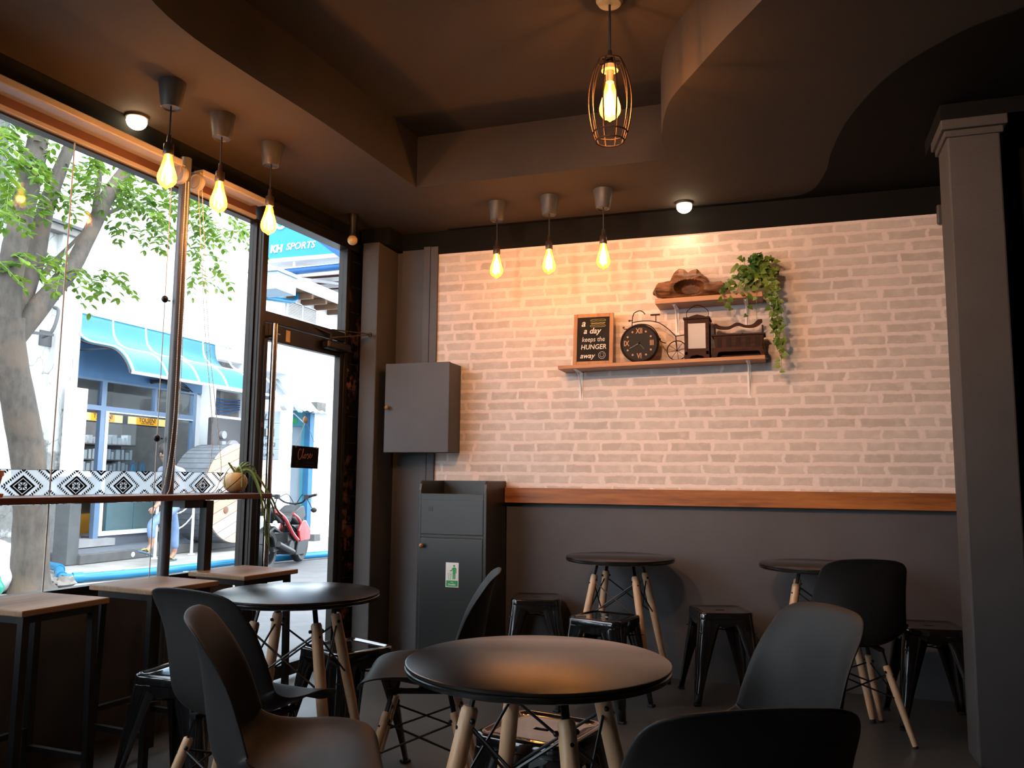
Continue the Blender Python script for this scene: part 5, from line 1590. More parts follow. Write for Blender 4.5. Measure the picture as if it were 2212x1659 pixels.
# lit signs inside
for y0, y1 in ((9.93, 10.79), (10.87, 11.76)):
    s_ = thing('lit_shop_sign', 'lit yellow TOLSEN tool sign inside the shop, %s one' % ('left' if y0 < 10 else 'right'), 'sign', (-10.2, (y0 + y1) / 2, 2.02), 0, 'lit yellow signs in the shop')
    h_ = (y1 - y0) / 2
    b = MB(); b.box(-0.12, 0.0, -h_, h_, -0.065, 0.08); b.build('sign_case', 'panelgrey', s_)
    b = MB(); b.box(0.0, 0.006, -h_ + 0.02, h_ - 0.02, -0.052, 0.068); b.build('sign_face', 'lightbox', s_)
    b = MB(); b.box(0.0065, 0.009, -h_ * 0.56, h_ * 0.56, -0.051, 0.067); b.build('orange_panel', 'lightorange', s_)
    b = MB(); add_text(b, 'TOLSEN!', 0.100, (0.0115, 0.0, 0.022), (0, 1, 0), (0, 0, 1), 0.002, bold=0.0018, stretch=1.0); add_text(b, 'TOOLS AND MORE', 0.034, (0.0115, 0.0, -0.030), (0, 1, 0), (0, 0, 1), 0.002, bold=0.0006)
    b.build('lettering', 'panelgrey', s_)
# shop shelving and goods
s_ = thing('shop_shelving', 'dim grey shelf unit under the lit yellow signs inside the shop', 'shelving', (-10.55, 10.8, 0.22))
b = MB(); b.box(-0.35, -0.31, -1.0, 0.68, 0, 1.85)
for z in (0.50, 0.95, 1.15, 1.40): b.box(-0.31, 0.0, -1.0, 0.68, z, z + 0.02)
b.build('shelf_unit', 'shopdark', s_)
b = MB(); b.box(-0.31, 0.02, -1.0, 0.68, 0, 0.30); b.build('base', 'orange', s_)
rnd = random.Random(5)
first = None
spots = []
for z, col in ((1.17, 0), (1.42, 0), (0.97, 0)):
    y = -0.96
    while y < 0.6:
        w_ = rnd.choice((0.05, 0.07, 0.09)); spots.append((y, z + 0.22, w_, rnd.uniform(0.10, 0.17))); y += w_ + rnd.uniform(0.012, 0.05)
mb0 = None
for i, (y, z, w_, h_) in enumerate(spots):
    if mb0 is None:
        q = MB(); q.box(-0.5, 0.5, -0.5, 0.5, 0, 1); mb0 = q.build('carton', 'boxw'); o = mb0
    else:
        o = mb0.copy(); COL.objects.link(o)
    o.location = (-10.64, 10.8 + y + w_ / 2, z); o.scale = (0.14, w_, h_)
    tag(o, 'small pale carton on the dim shop shelves under the yellow signs', 'carton', 'pale cartons on the shop shelves')
for cols, zz, gname, lab in ((('boxy',), 0.74, 'yellow packs in the shop doorway', 'small yellow pack in the rack seen through the shop doorway'), (('boxr',), 0.87, 'red packs in the shop doorway', 'small red pack in the rack seen through the shop doorway'), (('boxg',), 0.62, 'grey packs in the shop doorway', 'small grey pack in the rack seen through the shop doorway')):
    mb1 = None
    for i in range(7):
        if mb1 is None:
            q = MB(); q.box(-0.05, 0.05, -0.03, 0.03, 0, 0.10); mb1 = q.build('product_pack', cols[0]); o = mb1
        else:
            o = mb1.copy(); COL.objects.link(o)
        o.location = (-9.85, 9.06 + i * 0.078, zz); tag(o, lab, 'package', gname)
s_ = thing('door_rack', 'low display rack with an orange base inside the shop doorway', 'display rack', (-9.86, 9.29, 0.22))
b = MB(); b.box(-0.08, -0.06, -0.29, 0.29, 0, 0.80)
for z in (0.385, 0.505, 0.635): b.box(-0.06, 0.07, -0.29, 0.29, z, z + 0.012)
b.build('rack', 'panelgrey', s_)
b = MB(); b.box(-0.06, 0.08, -0.29, 0.29, 0.16, 0.385); b.build('base', 'orange', s_)
s_ = thing('glass_counter', 'pale green glass display counter standing behind the shop window', 'counter', (-9.62, 10.25, 0.27))
b = MB(); b.box(-0.15, 0.15, -0.45, 0.62, 0, 0.70); b.build('cabinet', 'frosted', s_)
b = MB()
for i in range(3): b.box(0.150, 0.153, -0.45 + 0.53 * i, -0.44 + 0.53 * i, 0, 0.70)
b.box(0.15, 0.153, -0.45, 0.62, 0.56, 0.565); b.build('glass_edge', 'teal', s_)
s_ = thing('till_screen', 'two pale blue screens standing on the glass counter in the shop', 'screen', (-9.65, 10.52, 0.97))
b = MB(); b.box(-0.02, 0.02, -0.14, 0.0, 0.05, 0.38); b.box(-0.02, 0.02, 0.06, 0.20, 0.05, 0.38); b.box(-0.05, 0.05, -0.10, 0.16, 0, 0.06); b.build('panel', 'drumgrey', s_)
b = MB(); b.sphere((0.02, -0.07, 0.21), 0.06, 12, 8, (0.2, 0.8, 2.2)); b.sphere((0.02, 0.13, 0.23), 0.06, 12, 8, (0.2, 0.9, 2.0)); b.build('screen_shape', 'awning', s_)

# step in front of the shop
b = MB(); b.box(-9.35, -8.53, 8.46, 13.0, 0, 0.125)
o = b.build('shop_step', 'kerb', bevel=0.012); tag(o, 'raised grey kerb platform in front of the hardware shop', 'step')
b = MB(); b.box(-9.34, -8.60, 8.50, 12.98, 0.125, 0.130)
o = b.build('step_tiling', 'tile'); o.parent = bpy.data.objects['shop_step']
b = MB()
for y in (9.35, 9.62, 9.90): b.sphere((-8.528, y, 0.06), 0.035, 10, 6, (0.1, 1, 1))
o = b.build('paint_splash', 'litter'); o.parent = bpy.data.objects['shop_step']
b = MB(); b.box(-0.12, 0.12, -0.09, 0.09, 0, 1.08)
tag(b.build('grey_pilaster', 'greypil', loc=(-8.70, 8.38, 0), bevel=0.01), 'short dark grey pilaster between the tree and the shop step', 'pillar')
b = MB(); b.box(-0.02, 0.02, -0.16, 0.18, 0, 1.12); b.box(-0.06, 0.10, -0.30, 0.25, -0.06, 0)
tag(b.build('white_board', 'whiteal', loc=(-9.02, 8.68, 1.17)), 'plain white upright board at the left end of the shop front', 'board')

# tall white buildings along the far side
t_ = thing('white_building', 'tall white rendered building above and beyond the blue shop', 'building', (-9.36, 13.0, 0))
b = MB(); wall = [(-4.22, 3.40), (-1.40, 3.40), (-1.40, 0.0), (9.0, 0.0), (9.0, 11.0), (-4.22, 11.0)]
b.prism(wall, -0.2, 0.0, 'x', holes=[[(-1.03, 2.90), (-0.33, 2.90), (-0.33, 3.16), (-1.03, 3.16)], [(-1.02, 2.18), (-0.1, 2.18), (-0.1, 2.64), (-1.02, 2.64)]])
b.build('wall', 'render_w', t_)
b = MB(); b.box(-0.45, -0.25, -1.1, -0.25, 2.85, 3.2); b.box(-0.45, -0.25, -1.1, 0.0, 2.1, 2.7); b.build('opening_back', 'stone', t_)
b = MB()
for k in range(5): b.tube(catmull([(-0.2, -1.05, 2.30 + k * 0.05), (-0.15, -0.6, 2.24 + k * 0.06), (-0.2, -0.05, 2.36 + k * 0.04)], 12), 0.014, 6)
b.build('cable', 'pipedark', t_, smooth=50)
t2 = thing('louvre_vent', 'white louvred double vent high on the white wall under the eave', 'vent', (-8.445, 13.085, 4.0))
b = MB(); b.box(0, 0.03, -0.50, -0.46, 0, 0.26); b.box(0, 0.03, -0.02, 0.02, 0, 0.26); b.box(0, 0.03, 0.46, 0.50, 0, 0.26); b.box(0, 0.03, -0.50, 0.50, 0.26, 0.285); b.box(0, 0.03, -0.50, 0.50, -0.02, 0.0); b.build('frame', 'boxw', t2)
b = MB()
for i in range(9):
    z = 0.01 + i * 0.027
    b.box(0.004, 0.022, -0.46, -0.02, z, z + 0.014); b.box(0.004, 0.022, 0.02, 0.46, z, z + 0.014)
b.build('slats', 'boxw', t2)
b = MB(); b.box(0.0, 0.003, -0.46, 0.46, 0, 0.26); b.build('shadow_gap', 'shopdark', t2)
t_ = thing('eave_house', 'low white house with a white fascia and brown rafters, along the lane behind the gatehouse', 'house', (-8.43, 14.0, 0))
b = MB(); b.prism([(-1.8, 2.95), (-1.25, 2.95), (-1.25, 2.35), (-0.42, 2.35), (-0.42, 0.0), (7.0, 0.0), (7.0, 4.42), (-1.8, 4.42)], -0.3, -0.02, 'x'); b.build('wall', 'render_w', t_)
b = MB(); b.box(0.50, 0.56, -2.0, 7.0, 4.35, 4.50); b.box(0.56, 0.61, -2.0, 7.0, 4.47, 4.52); b.build('fascia_board', 'whiteal', t_)
for i in range(10):
    b = MB(); b.box(-0.02, 0.50, -1.40 + i * 0.46, -1.34 + i * 0.46, 4.27, 4.38); b.build('rafter', 'timber', t_)
b = MB(); b.box(-0.02, 0.50, -1.9, 7.0, 4.385, 4.41); b.build('eave_board', 'timber', t_)
b = MB(); b.box(0.16, 0.70, -2.76, -2.20, 4.13, 4.42); b.box(0.13, 0.73, -2.79, -2.17, 4.42, 4.48); b.build('gutter_box', 'bluewhite', t_, bevel=0.01)
b = MB(); b.tube(catmull([(0.08, -2.30, 2.98), (0.08, -2.30, 3.9), (0.10, -2.26, 4.10), (0.14, -2.1, 4.14), (0.18, -1.5, 4.22), (0.20, -1.38, 4.36)], 24), 0.045, 10); b.build('down_pipe', 'pipe', t_, smooth=50)
# rusty canopy
t_ = thing('rusty_canopy', 'rusty red corrugated canopy on white battens high above the lane', 'canopy', (-8.2, 15.5, 5.05))
rows = []
for j in range(60):
    y = -2.1 + j * 0.08
    rows.append([Vector((x, y, 0.10 + 0.018 * sin(y * 2 * pi / 0.16 * 1.0) + y * 0.05)) for x in (-2.4, 0, 3.5)])
b = MB(); b.grid(rows); b.build('roof_sheet', 'redroof', t_, solid=0.01)
for i in range(8):
    y = -2.0 + i * 0.60
    b = MB(); b.box(-2.4, 3.5, y, y + 0.07, y * 0.05 - 0.01, y * 0.05 + 0.06); b.build('batten', 'whiteal', t_)
b = MB(); b.bar((-0.6, -2.0, -0.15), (1.6, 2.0, 0.05), 0.05); b.bar((-1.6, -2.0, -0.15), (-0.6, 2.0, 0.05), 0.05); b.build('brace', 'boxw', t_)
# KH SPORTS sign
t_ = thing('sports_shop_sign', 'large cyan blue KH SPORTS signboard hanging across the lane', 'sign', (-7.3, 12.0, 4.83))
b = MB(); b.box(-1.24, 1.6, 0.03, 0.42, -0.02, 1.6); b.build('sign_case', 'boxw', t_, bevel=0.01)
b = MB(); b.box(-1.20, 1.56, 0.0, 0.03, 0.03, 1.55); b.build('sign_face', 'signblue', t_)
b = MB(); b.box(-1.24, 1.6, -0.01, 0.03, -0.03, 0.03); b.box(-1.24, -1.20, -0.01, 0.03, -0.03, 1.6); b.build('sign_border', 'whiteal', t_)
b = MB()
add_text(b, 'KH', 0.175, (-0.985, -0.008, 0.195), (1, 0, 0), (0, 0, 1), 0.006, 0.10, 0.009, 1.0)
add_text(b, 'SPORTS', 0.165, (-0.51, -0.008, 0.215), (1, 0, 0), (0, 0, 1), 0.006, 0.25, 0.002, 0.95, 1.05)
b.tube(catmull([(-1.02, -0.008, 0.72), (-0.99, -0.008, 0.60), (-0.90, -0.008, 0.56), (-0.78, -0.008, 0.68), (-0.70, -0.008, 0.90), (-0.72, -0.008, 1.10)], 24), [0.012 + 0.014 * sin(pi * i / 23) for i in range(24)], 6)
b.build('lettering', 'litter', t_)
b = MB(); b.bar((-1.18, 0.30, 0.0), (-1.18, 0.30, -0.43), 0.04); b.bar((1.4, 0.3, 0.0), (1.4, 0.3, -4.83), 0.08); b.build('support_post', 'whiteal', t_)
b = MB(); b.tube([(-0.95, 0.12, -0.19), (1.7, 0.12, -0.14)], 0.06, 14); b.tube([(-1.6, 0.12, -0.22), (-0.95, 0.12, -0.19)], 0.035, 12)
tag(b.build('blue_pipe', 'pipedark', loc=(-7.3, 12.0, 4.83), smooth=50), 'dark blue pipe running below the cyan signboard', 'pipe')
for x_ in (-0.7, 1.3):
    b = MB(); b.box(x_ - 0.01, x_ + 0.01, 0.10, 0.14, -0.14, -0.02); o = b.build('strap', 'whiteal'); o.parent = bpy.data.objects['blue_pipe']
b = MB(); b.prism([(-5.10, 3.86), (-2.6, 3.86), (-2.6, 3.30), (-4.2, 3.40), (-4.72, 3.58)], 8.0, 8.5, 'y')
o = b.build('neighbour_eave', 'pipedark'); tag(o, 'dark blue underside of a neighbouring eave, cutting across the cyan sign', 'eave')
b = MB(); b.box(-5.12, -2.6, 7.98, 8.5, 3.86, 4.3); o2 = b.build('eave_edge', 'panelgrey'); o2.parent = o
b = MB(); b.box(-2.8, -2.7, 8.2, 8.3, 0, 3.4); o2 = b.build('support_post', 'panelgrey'); o2.parent = o

# grey sign board with silver letters
t_ = thing('letter_sign_board', 'charcoal board with large silver letters io beside the plank drum', 'sign', (-8.62, 11.45, 0.13))
b = MB(); b.box(-0.10, 0.0, -0.46, 0.70, 0, 1.93); b.build('board', 'panelgrey', t_, bevel=0.02)
b = MB(); RX = Matrix.Rotation(pi / 2, 3, 'Y')
b.lathe([(0.0, 0.0), (0.062, 0.0), (0.062, 0.06), (0.0, 0.06)], 24, (0, -0.24, 1.66), RX)
b.box(0.0, 0.06, -0.29, -0.19, 1.15, 1.56)
b.lathe([(0.055, 0.0), (0.165, 0.0), (0.165, 0.06), (0.055, 0.06), (0.055, 0.0)], 36, (0, 0.02, 1.42), RX)
b.build('lettering', 'letter', t_, smooth=35)

# plank drum hut
t_ = thing('plank_drum', 'big round wooden drum with coloured plank face and grey plank sides', 'wooden drum', (-8.08, 10.93, 0.13))
b = MB()
n = 48; r_ = 0.735
rows = []
for x in (-0.62, 0.0):
    rows.append([Vector((x, r_ * cos(a), 0.74 + r_ * sin(a))) for a in [i * 2 * pi / n for i in range(n + 1)]])
b.grid(rows); b.build('drum_body', 'drumgrey', t_, solid=0.03)
b = MB()
for i in range(n):
    a = i * 2 * pi / n; b.box(-0.62, 0.0, -0.004, 0.004, -0.006, 0.004, Matrix.Rotation(a, 3, 'X') , (0, (r_ + 0.014) * -sin(a), 0.74 + (r_ + 0.014) * cos(a)))
b.build('plank_joint', 'panelgrey', t_)
b = MB(); b.lathe([(0.0, 0.0), (0.75, 0.0), (0.75, 0.035), (0.0, 0.035)], 56, (0.0, 0, 0.75), RX); fc = b.build('plank_face', 'drum', t_)
b = MB()
for y, z in ((-0.28, 0.50), (0.15, 0.60), (-0.1, 1.1)): b.lathe([(0.0, 0.0), (0.055, 0.0), (0.05, 0.012), (0.0, 0.014)], 18, (0.035, y, z), RX)
b.build('round_plug', 'timber', fc)

# chain rail
t_ = thing('chain_rail', 'white chains swagging between thin white posts on the shop step', 'railing', (-8.27, 9.75, 0.0))
posts = (-0.28, 0.46)
for y in posts:
    z0 = 0.0 if False else 0.0
    b = MB(); b.tube([(0, y, 0.0), (0, y, 0.86)], 0.020, 10); b.lathe([(0.05, 0.0), (0.05, 0.01), (0.0, 0.012)], 16, (0, y, 0.0)); b.build('post', 'whiteal', t_, smooth=50)
b = MB()
for a, c_ in ((-0.28, 0.46),):
    for z0 in (0.80, 0.58):
        k = 20
        for i in range(k):
            s = (i + 0.5) / k; y = a + (c_ - a) * s; z = z0 - 0.20 * (1 - (2 * s - 1) ** 2)
            s2 = s + 0.5 / k; dz = -0.20 * ((1 - (2 * s2 - 1) ** 2) - (1 - (2 * (s - 0.5 / k) - 1) ** 2))
            d_ = Vector((0, (c_ - a) / k, dz)) * 0.62
            w_ = Vector((0.009, 0, 0)) if i % 2 else Vector((0, 0.004, 0.009))
            p = Vector((0, y, z))
            b.tube([p - d_, p - d_ * 0.5 + w_, p + d_ * 0.5 + w_, p + d_, p + d_ * 0.5 - w_, p - d_ * 0.5 - w_], 0.0042, 5, closed=True)
b.build('chain', 'whiteal', t_, smooth=60)

# pale street pillar with stacked name plates
t_ = thing('name_plate_pillar', 'pale grey pillar carrying small shop name plates seen left of the door handle', 'pillar', (-8.22, 11.95, 0))
b = MB(); b.box(-0.20, 0.20, 0.0, 0.35, 0, 2.42); b.build('pillar', 'whiteal', t_, bevel=0.01)
b = MB(); b.tube([(0.23, 0.02, 2.36), (0.33, 0.02, 2.36)], 0.13, 18); b.build('round_cap', 'boxw', t_, smooth=50)
b = MB()
for z0, z1 in ((2.02, 2.22), (1.75, 2.01), (1.58, 1.74), (1.42, 1.57)): b.box(-0.19, 0.19, -0.012, 0.0, z0, z1)
b.build('name_plate', 'bluewhite', t_, bevel=0.003)
b = MB()
add_text(b, 'LS', 0.15, (-0.05, -0.015, 2.12), (1, 0, 0), (0, 0, 1), 0.003, 0.2, 0.003)
b.box(-0.13, 0.09, -0.015, -0.012, 1.80, 1.93); add_text(b, 'HIOKI', 0.09, (0.0, -0.015, 1.66), (1, 0, 0), (0, 0, 1), 0.003, 0, 0.001); add_text(b, 'LASER', 0.045, (-0.02, -0.015, 1.775), (1, 0, 0), (0, 0, 1), 0.003); add_text(b, 'KEEL', 0.045, (-0.02, -0.015, 1.955), (1, 0, 0), (0, 0, 1), 0.003); add_text(b, 'URMOR', 0.06, (0.0, -0.015, 1.49), (1, 0, 0), (0, 0, 1), 0.003)
b.build('lettering', 'panelgrey', t_)
b = MB(); add_text(b, 'K', 0.15, (-0.02, -0.0165, 1.865), (1, 0, 0), (0, 0, 1), 0.002, 0, 0.006); b.build('white_initial', 'litter', t_)

# blue gatehouse with gabled corrugated roof
t_ = thing('blue_gatehouse', 'turquoise doorway with a small gabled corrugated roof down the lane', 'gatehouse', (-8.62, 13.3, 0))
b = MB(); b.box(-0.50, -0.27, 0, 0.25, 0, 2.30); b.box(-0.27, 0.15, 0, 0.25, 2.06, 2.34); b.build('surround', 'teal', t_)
b = MB(); b.box(0.15, 0.22, -0.01, 0.25, 0, 2.1); b.build('jamb', 'teal', t_)
b = MB(); b.box(0.22, 0.33, -0.02, 0.12, 0.10, 2.3); b.build('side_band', 'tealdark', t_)
b = MB(); b.box(-0.27, 0.15, 0.06, 0.12, 0, 2.06); b.build('door_leaf', 'bluewhite', t_)
b = MB(); b.box(-0.10, 0.04, -0.012, 0, 2.10, 2.20); b.build('green_plate', 'green', t_)
b = MB(); b.tube([(-0.27, -0.01, 2.12), (-0.03, -0.01, 2.30), (0.22, -0.01, 2.10)], 0.012, 6); b.build('gable_trim', 'litter', t_)
b = MB(); b.box(-0.55, 0.45, 0, 0.30, 2.34, 2.50); b.build('lintel', 'stone', t_)
b = MB(); b.box(0.1, 0.55, -0.1, 0.10, -0.0, 0.11); b.build('step', 'kerb', t_)
for s in (-1, 1):
    rows = []
    for j in range(41):
        y = -0.62 + j * 0.042
        rows.append([Vector((-0.03 + s * u * 0.52, y, 2.86 - u * 0.56 + 0.012 * sin(j * pi / 2 * 0.9))) for u in (0, 0.5, 1.0)])
    b = MB(); b.grid(rows); b.build('roof_sheet', 'sheet', t_, solid=0.008, smooth=60)
b = MB(); b.bar((-0.55, -0.60, 2.27), (-0.03, -0.60, 2.83), 0.03, 0.12, up=(0, 1, 0)); b.bar((0.49, -0.60, 2.27), (-0.03, -0.60, 2.83), 0.03, 0.12, up=(0, 1, 0)); b.build('barge_board', 'bluewhite', t_)
b = MB(); b.prism([(-0.44, 2.50), (0.30, 2.50), (-0.03, 2.80)], -0.1, 0.1, 'y'); b.build('gable_infill', 'panelgrey', t_)

t_ = thing('brick_wall_stub', 'weathered grey brick wall end with rubble at the foot, at the right of the lane', 'wall stub', (-8.95, 15.1, 0))
b = MB(); b.box(-0.05, 0.35, -0.25, 0.6, 0, 1.36); b.build('brickwork', 'stone', t_, bevel=0.02)
b = MB(); b.box(0.35, 0.40, 0.0, 0.55, 0.0, 0.62); b.build('meter_box', 'bluewhite', t_, bevel=0.01)
b = MB()
for i in range(4): b.box(0.40, 0.41, 0.10, 0.45, 0.42 + i * 0.035, 0.43 + i * 0.035)
b.build('vent_slot', 'panelgrey', t_)

# water pipe along the pavement
b = MB(); pp = catmull([(-8.7, 8.0, 0.06), (-8.2, 7.72, 0.07), (-7.95, 7.58, 0.075), (-7.62, 7.28, 0.07), (-7.30, 7.02, 0.055), (-7.15, 7.08, 0.052), (-6.98, 7.50, 0.052)], 30)
pp += catmull([(-6.98, 7.50, 0.052), (-6.80, 8.2, 0.052), (-6.68, 9.2, 0.052), (-6.42, 10.1, 0.052), (-6.22, 10.8, 0.052), (-6.0, 12.2, 0.052), (-5.9, 14.5, 0.052)], 30)[1:]
b.tube(pp, 0.046, 18)
for i in (12, 18, 24):
    d_ = (pp[i + 1] - pp[i]).normalized(); b.tube([pp[i] - d_ * 0.05, pp[i] + d_ * 0.05], 0.057, 18)
tag(b.build('water_pipe', 'pipe', smooth=50), 'long bright blue plastic pipe lying on the pavement with a bent left end', 'pipe')

# rubbish bags
def bag(name, loc, r_, mt, label, seed):
    rows = []; n1, n2 = 26, 18
    for i in range(n2 + 1):
        a = -pi / 2 + pi * i / n2
        row = []
        for k in range(n1 + 1):
            t = 2 * pi * (k % n1) / n1
            rr = r_ * (cos(a) ** 0.8 if cos(a) > 0 else 0)
            v = Vector((rr * cos(t), rr * sin(t), r_ * (0.80 * sin(a) + 0.72)))
            if i > n2 - 3: v.z += r_ * 0.10 * (i - n2 + 3)
            nn = noise.noise(v * 5 + Vector((seed, 0, 0))) * 0.35 + noise.noise(v * 14 + Vector((seed, 3, 0))) * 0.12
            v += Vector((v.x, v.y, 0)) * nn; v.z = max(0.0, v.z + nn * 0.06 * r_)
            row.append(v)
        rows.append(row)
    q = MB(); q.grid(rows); o = q.build(name, mt, loc=loc, smooth=70)
    return tag(o, label, 'bag')
bag('rubbish_bag', (-7.32, 6.18, 0), 0.29, 'bag', 'stuffed white plastic rubbish bag leaning by the tree trunk', 1)
bag('rubbish_bag', (-6.95, 5.72, 0), 0.20, 'baggreen', 'small green plastic bag in front of the white rubbish bag', 5)
rnd = random.Random(3)
for loc, s_, lab, mt in (((-6.45, 6.55, 0), 0.10, 'crumpled white paper lying at the foot of the tree', 'litter'), ((-6.35, 6.45, 0), 0.07, 'scrap of white plastic near the tree foot', 'litter'),
                         ((-6.5, 8.05, 0), 0.09, 'crushed clear plastic scrap lying before the blue pipe', 'boxw'), ((-7.6, 8.0, 0), 0.12, 'flat pale paper strip on the pavement behind the blue pipe', 'litter'), ((-7.0, 6.75, 0), 0.09, 'grey rubble stone between tree and pipe bend', 'stone')):
    q = MB(); rows = []
    for i in range(9):
        a = -pi / 2 + pi * i / 8; row = []
        for k in range(13):
            t = 2 * pi * (k % 12) / 12; f_ = 1 + 0.5 * noise.noise(Vector((cos(t) * 2 + loc[0] * 7, sin(t) * 2, a * 2)))
            row.append(Vector((s_ * cos(a) * cos(t) * f_, s_ * 1.5 * cos(a) * sin(t) * f_, max(0, s_ * 0.28 * (sin(a) + 0.9) * f_ * (2.2 if mt == 'stone' else 1)))))
        rows.append(row)
    q.grid(rows); o = q.build('litter_scrap' if mt != 'stone' else 'stone', mt, loc=loc, smooth=40); tag(o, lab, 'litter' if mt != 'stone' else 'stone')

# ------------------------------------------------------------------ tree
def poly_tube(mb, pts, rs, n=14, k=40, seed=0.0):
    P_ = catmull(pts, k)
    R2 = [p.x for p in catmull([(r_, 0, 0) for r_ in rs], k)]
    mb.tube(P_, R2, n)
t_ = thing('street_tree', 'leafy street tree with brown forked trunk on the pavement', 'tree', (-7.0, 6.35, 0))
b = MB()
def tp(y, z, x=0.0): return (x, y - 6.35, z)
poly_tube(b, [tp(6.36, -0.02), tp(6.34, 0.10), tp(6.32, 0.55), tp(6.26, 1.02), tp(6.18, 1.46), tp(6.04, 1.90), tp(5.92, 2.30), tp(5.88, 2.60)], [0.24, 0.185, 0.16, 0.155, 0.15, 0.148, 0.145, 0.15], 18)
poly_tube(b, [tp(5.88, 2.45), tp(5.86, 2.75), tp(5.90, 3.3), tp(6.02, 4.1), tp(6.10, 4.75), tp(6.2, 5.6, 0.1), tp(6.3, 6.5, 0.2)], [0.13, 0.12, 0.11, 0.10, 0.09, 0.07, 0.04])
poly_tube(b, [tp(5.93, 2.45), tp(6.10, 2.85, -0.1), tp(6.26, 3.27, -0.15), tp(6.38, 3.83, -0.2), tp(6.59, 4.41, -0.25), tp(6.9, 5.2, -0.3)], [0.12, 0.10, 0.088, 0.08, 0.065, 0.04])
poly_tube(b, [tp(5.94, 2.42), tp(6.18, 2.78, 0.05), tp(6.48, 3.25, 0.1), tp(6.74, 3.8, 0.1), tp(6.92, 4.2, 0.1), tp(7.22, 4.67, 0.1), tp(7.6, 5.4, 0.15)], [0.12, 0.10, 0.085, 0.075, 0.075, 0.06, 0.035])
poly_tube(b, [tp(6.55, 3.4, 0.1), tp(6.9, 3.85, -0.1), tp(7.25, 4.10, -0.2), tp(7.7, 4.35, -0.3)], [0.04, 0.035, 0.025, 0.015], 8)
poly_tube(b, [tp(6.72, 3.85, 0.1), tp(6.70, 4.3, 0.15), tp(6.6, 4.6, 0.2), tp(6.75, 5.0, 0.2)], [0.03, 0.022, 0.015, 0.01], 8)
poly_tube(b, [tp(6.3, 3.1, -0.1), tp(6.7, 3.45, -0.3), tp(7.2, 3.9, -0.5)], [0.035, 0.025, 0.012], 8)
# widen the flare with a little lumpiness
b.v = [v + Vector((v.x, v.y + 0.02, 0)).normalized() * (0.014 * noise.noise(v * 4)) for v in b.v]
b.build('trunk', 'bark', t_, smooth=80)

# invert the camera only to work out where in the crown each spray of leaves hangs
Rm = Matrix((r2, -u2, fwd))
def ray_x(px, py, x):
    d = Rm.transposed() @ Vector(((px - 1106) / PX_F, (py - 829.5) / PX_F, 1.0))
    t = x / d.x
    return Vector((x, t * d.y, CAM_H + t * d.z))
sprays = [(30, 300, 55, 45, 15), (60, 390, 70, 45, 17), (20, 430, 40, 40, 9), (30, 570, 45, 30, 7), (115, 575, 45, 25, 7), (190, 590, 60, 22, 7), (250, 605, 35, 14, 3), (225, 370, 60, 45, 14), (150, 400, 40, 50, 8),
          (300, 415, 60, 40, 16), (340, 470, 45, 40, 12), (385, 410, 40, 45, 10), (430, 440, 30, 45, 10), (440, 520, 28, 50, 8), (425, 585, 14, 30, 3), (468, 592, 14, 26, 3), (510, 495, 30, 26, 6), (548, 535, 16, 14, 2), (495, 450, 35, 25, 5), (270, 490, 30, 25, 3), (120, 290, 60, 50, 8), (330, 350, 40, 30, 6)]
rnd = random.Random(21)
fol = MB(); tw = MB()
def compound_leaf(p, d, ln):
    d = d.normalized()
    side = d.cross(Vector((0, 0, 1)))
    if side.length < 0.2: side = Vector((1, 0, 0))
    side.normalize()
    pts = [p + d * (ln * s) + Vector((0, 0, -ln * 0.35 * s * s)) for s in (0, 0.25, 0.5, 0.75, 1.0)]
    tw.tube(pts, 0.0025, 4, caps=False)
    k = 6
    for i in range(1, k + 1):
        s = i / k
        c = p + d * (ln * s) + Vector((0, 0, -ln * 0.35 * s * s))
        for e in (-1, 1):
            dd = (d * 0.45 + side * e + Vector((0, 0, rnd.uniform(-0.55, 0.05)))).normalized()
            leaf_shape(fol, c, dd, Vector((rnd.uniform(-.4, .6), rnd.uniform(-.6, .3), 1)), rnd.uniform(0.070, 0.110), 0.12, heart=False)
    leaf_shape(fol, pts[-1], d + Vector((0, 0, -0.4)), Vector((0.2, 0, 1)), 0.09, 0.12, heart=False)
org = Vector((-7.0, 6.35, 0))
for cx, cy, rx, ry, n in sprays:
    for i in range(int(n * 1.45)):
        a = rnd.uniform(0, 2 * pi); q = sqrt(rnd.random())
        x = -7.0 + rnd.uniform(-0.75, 0.65)
        p = ray_x(cx + rx * q * cos(a), cy + ry * q * sin(a), x) - org
        d = Vector((rnd.uniform(-0.6, 0.8), rnd.uniform(-0.3, 1.0), rnd.uniform(-0.6, 0.15)))
        compound_leaf(p - d.normalized() * 0.12, d, rnd.uniform(0.26, 0.38))
for i in range(60):      # crown above the view
    p = Vector((rnd.uniform(-0.9, 0.9), rnd.uniform(-0.8, 1.6), rnd.uniform(5.2, 6.8)))
    compound_leaf(p, Vector((rnd.uniform(-1, 1), rnd.uniform(-1, 1), rnd.uniform(-0.4, 0.3))), 0.32)
fol.build('foliage', 'leaf', t_, normals=False)
tw.build('twigs', 'succ', t_, normals=False)

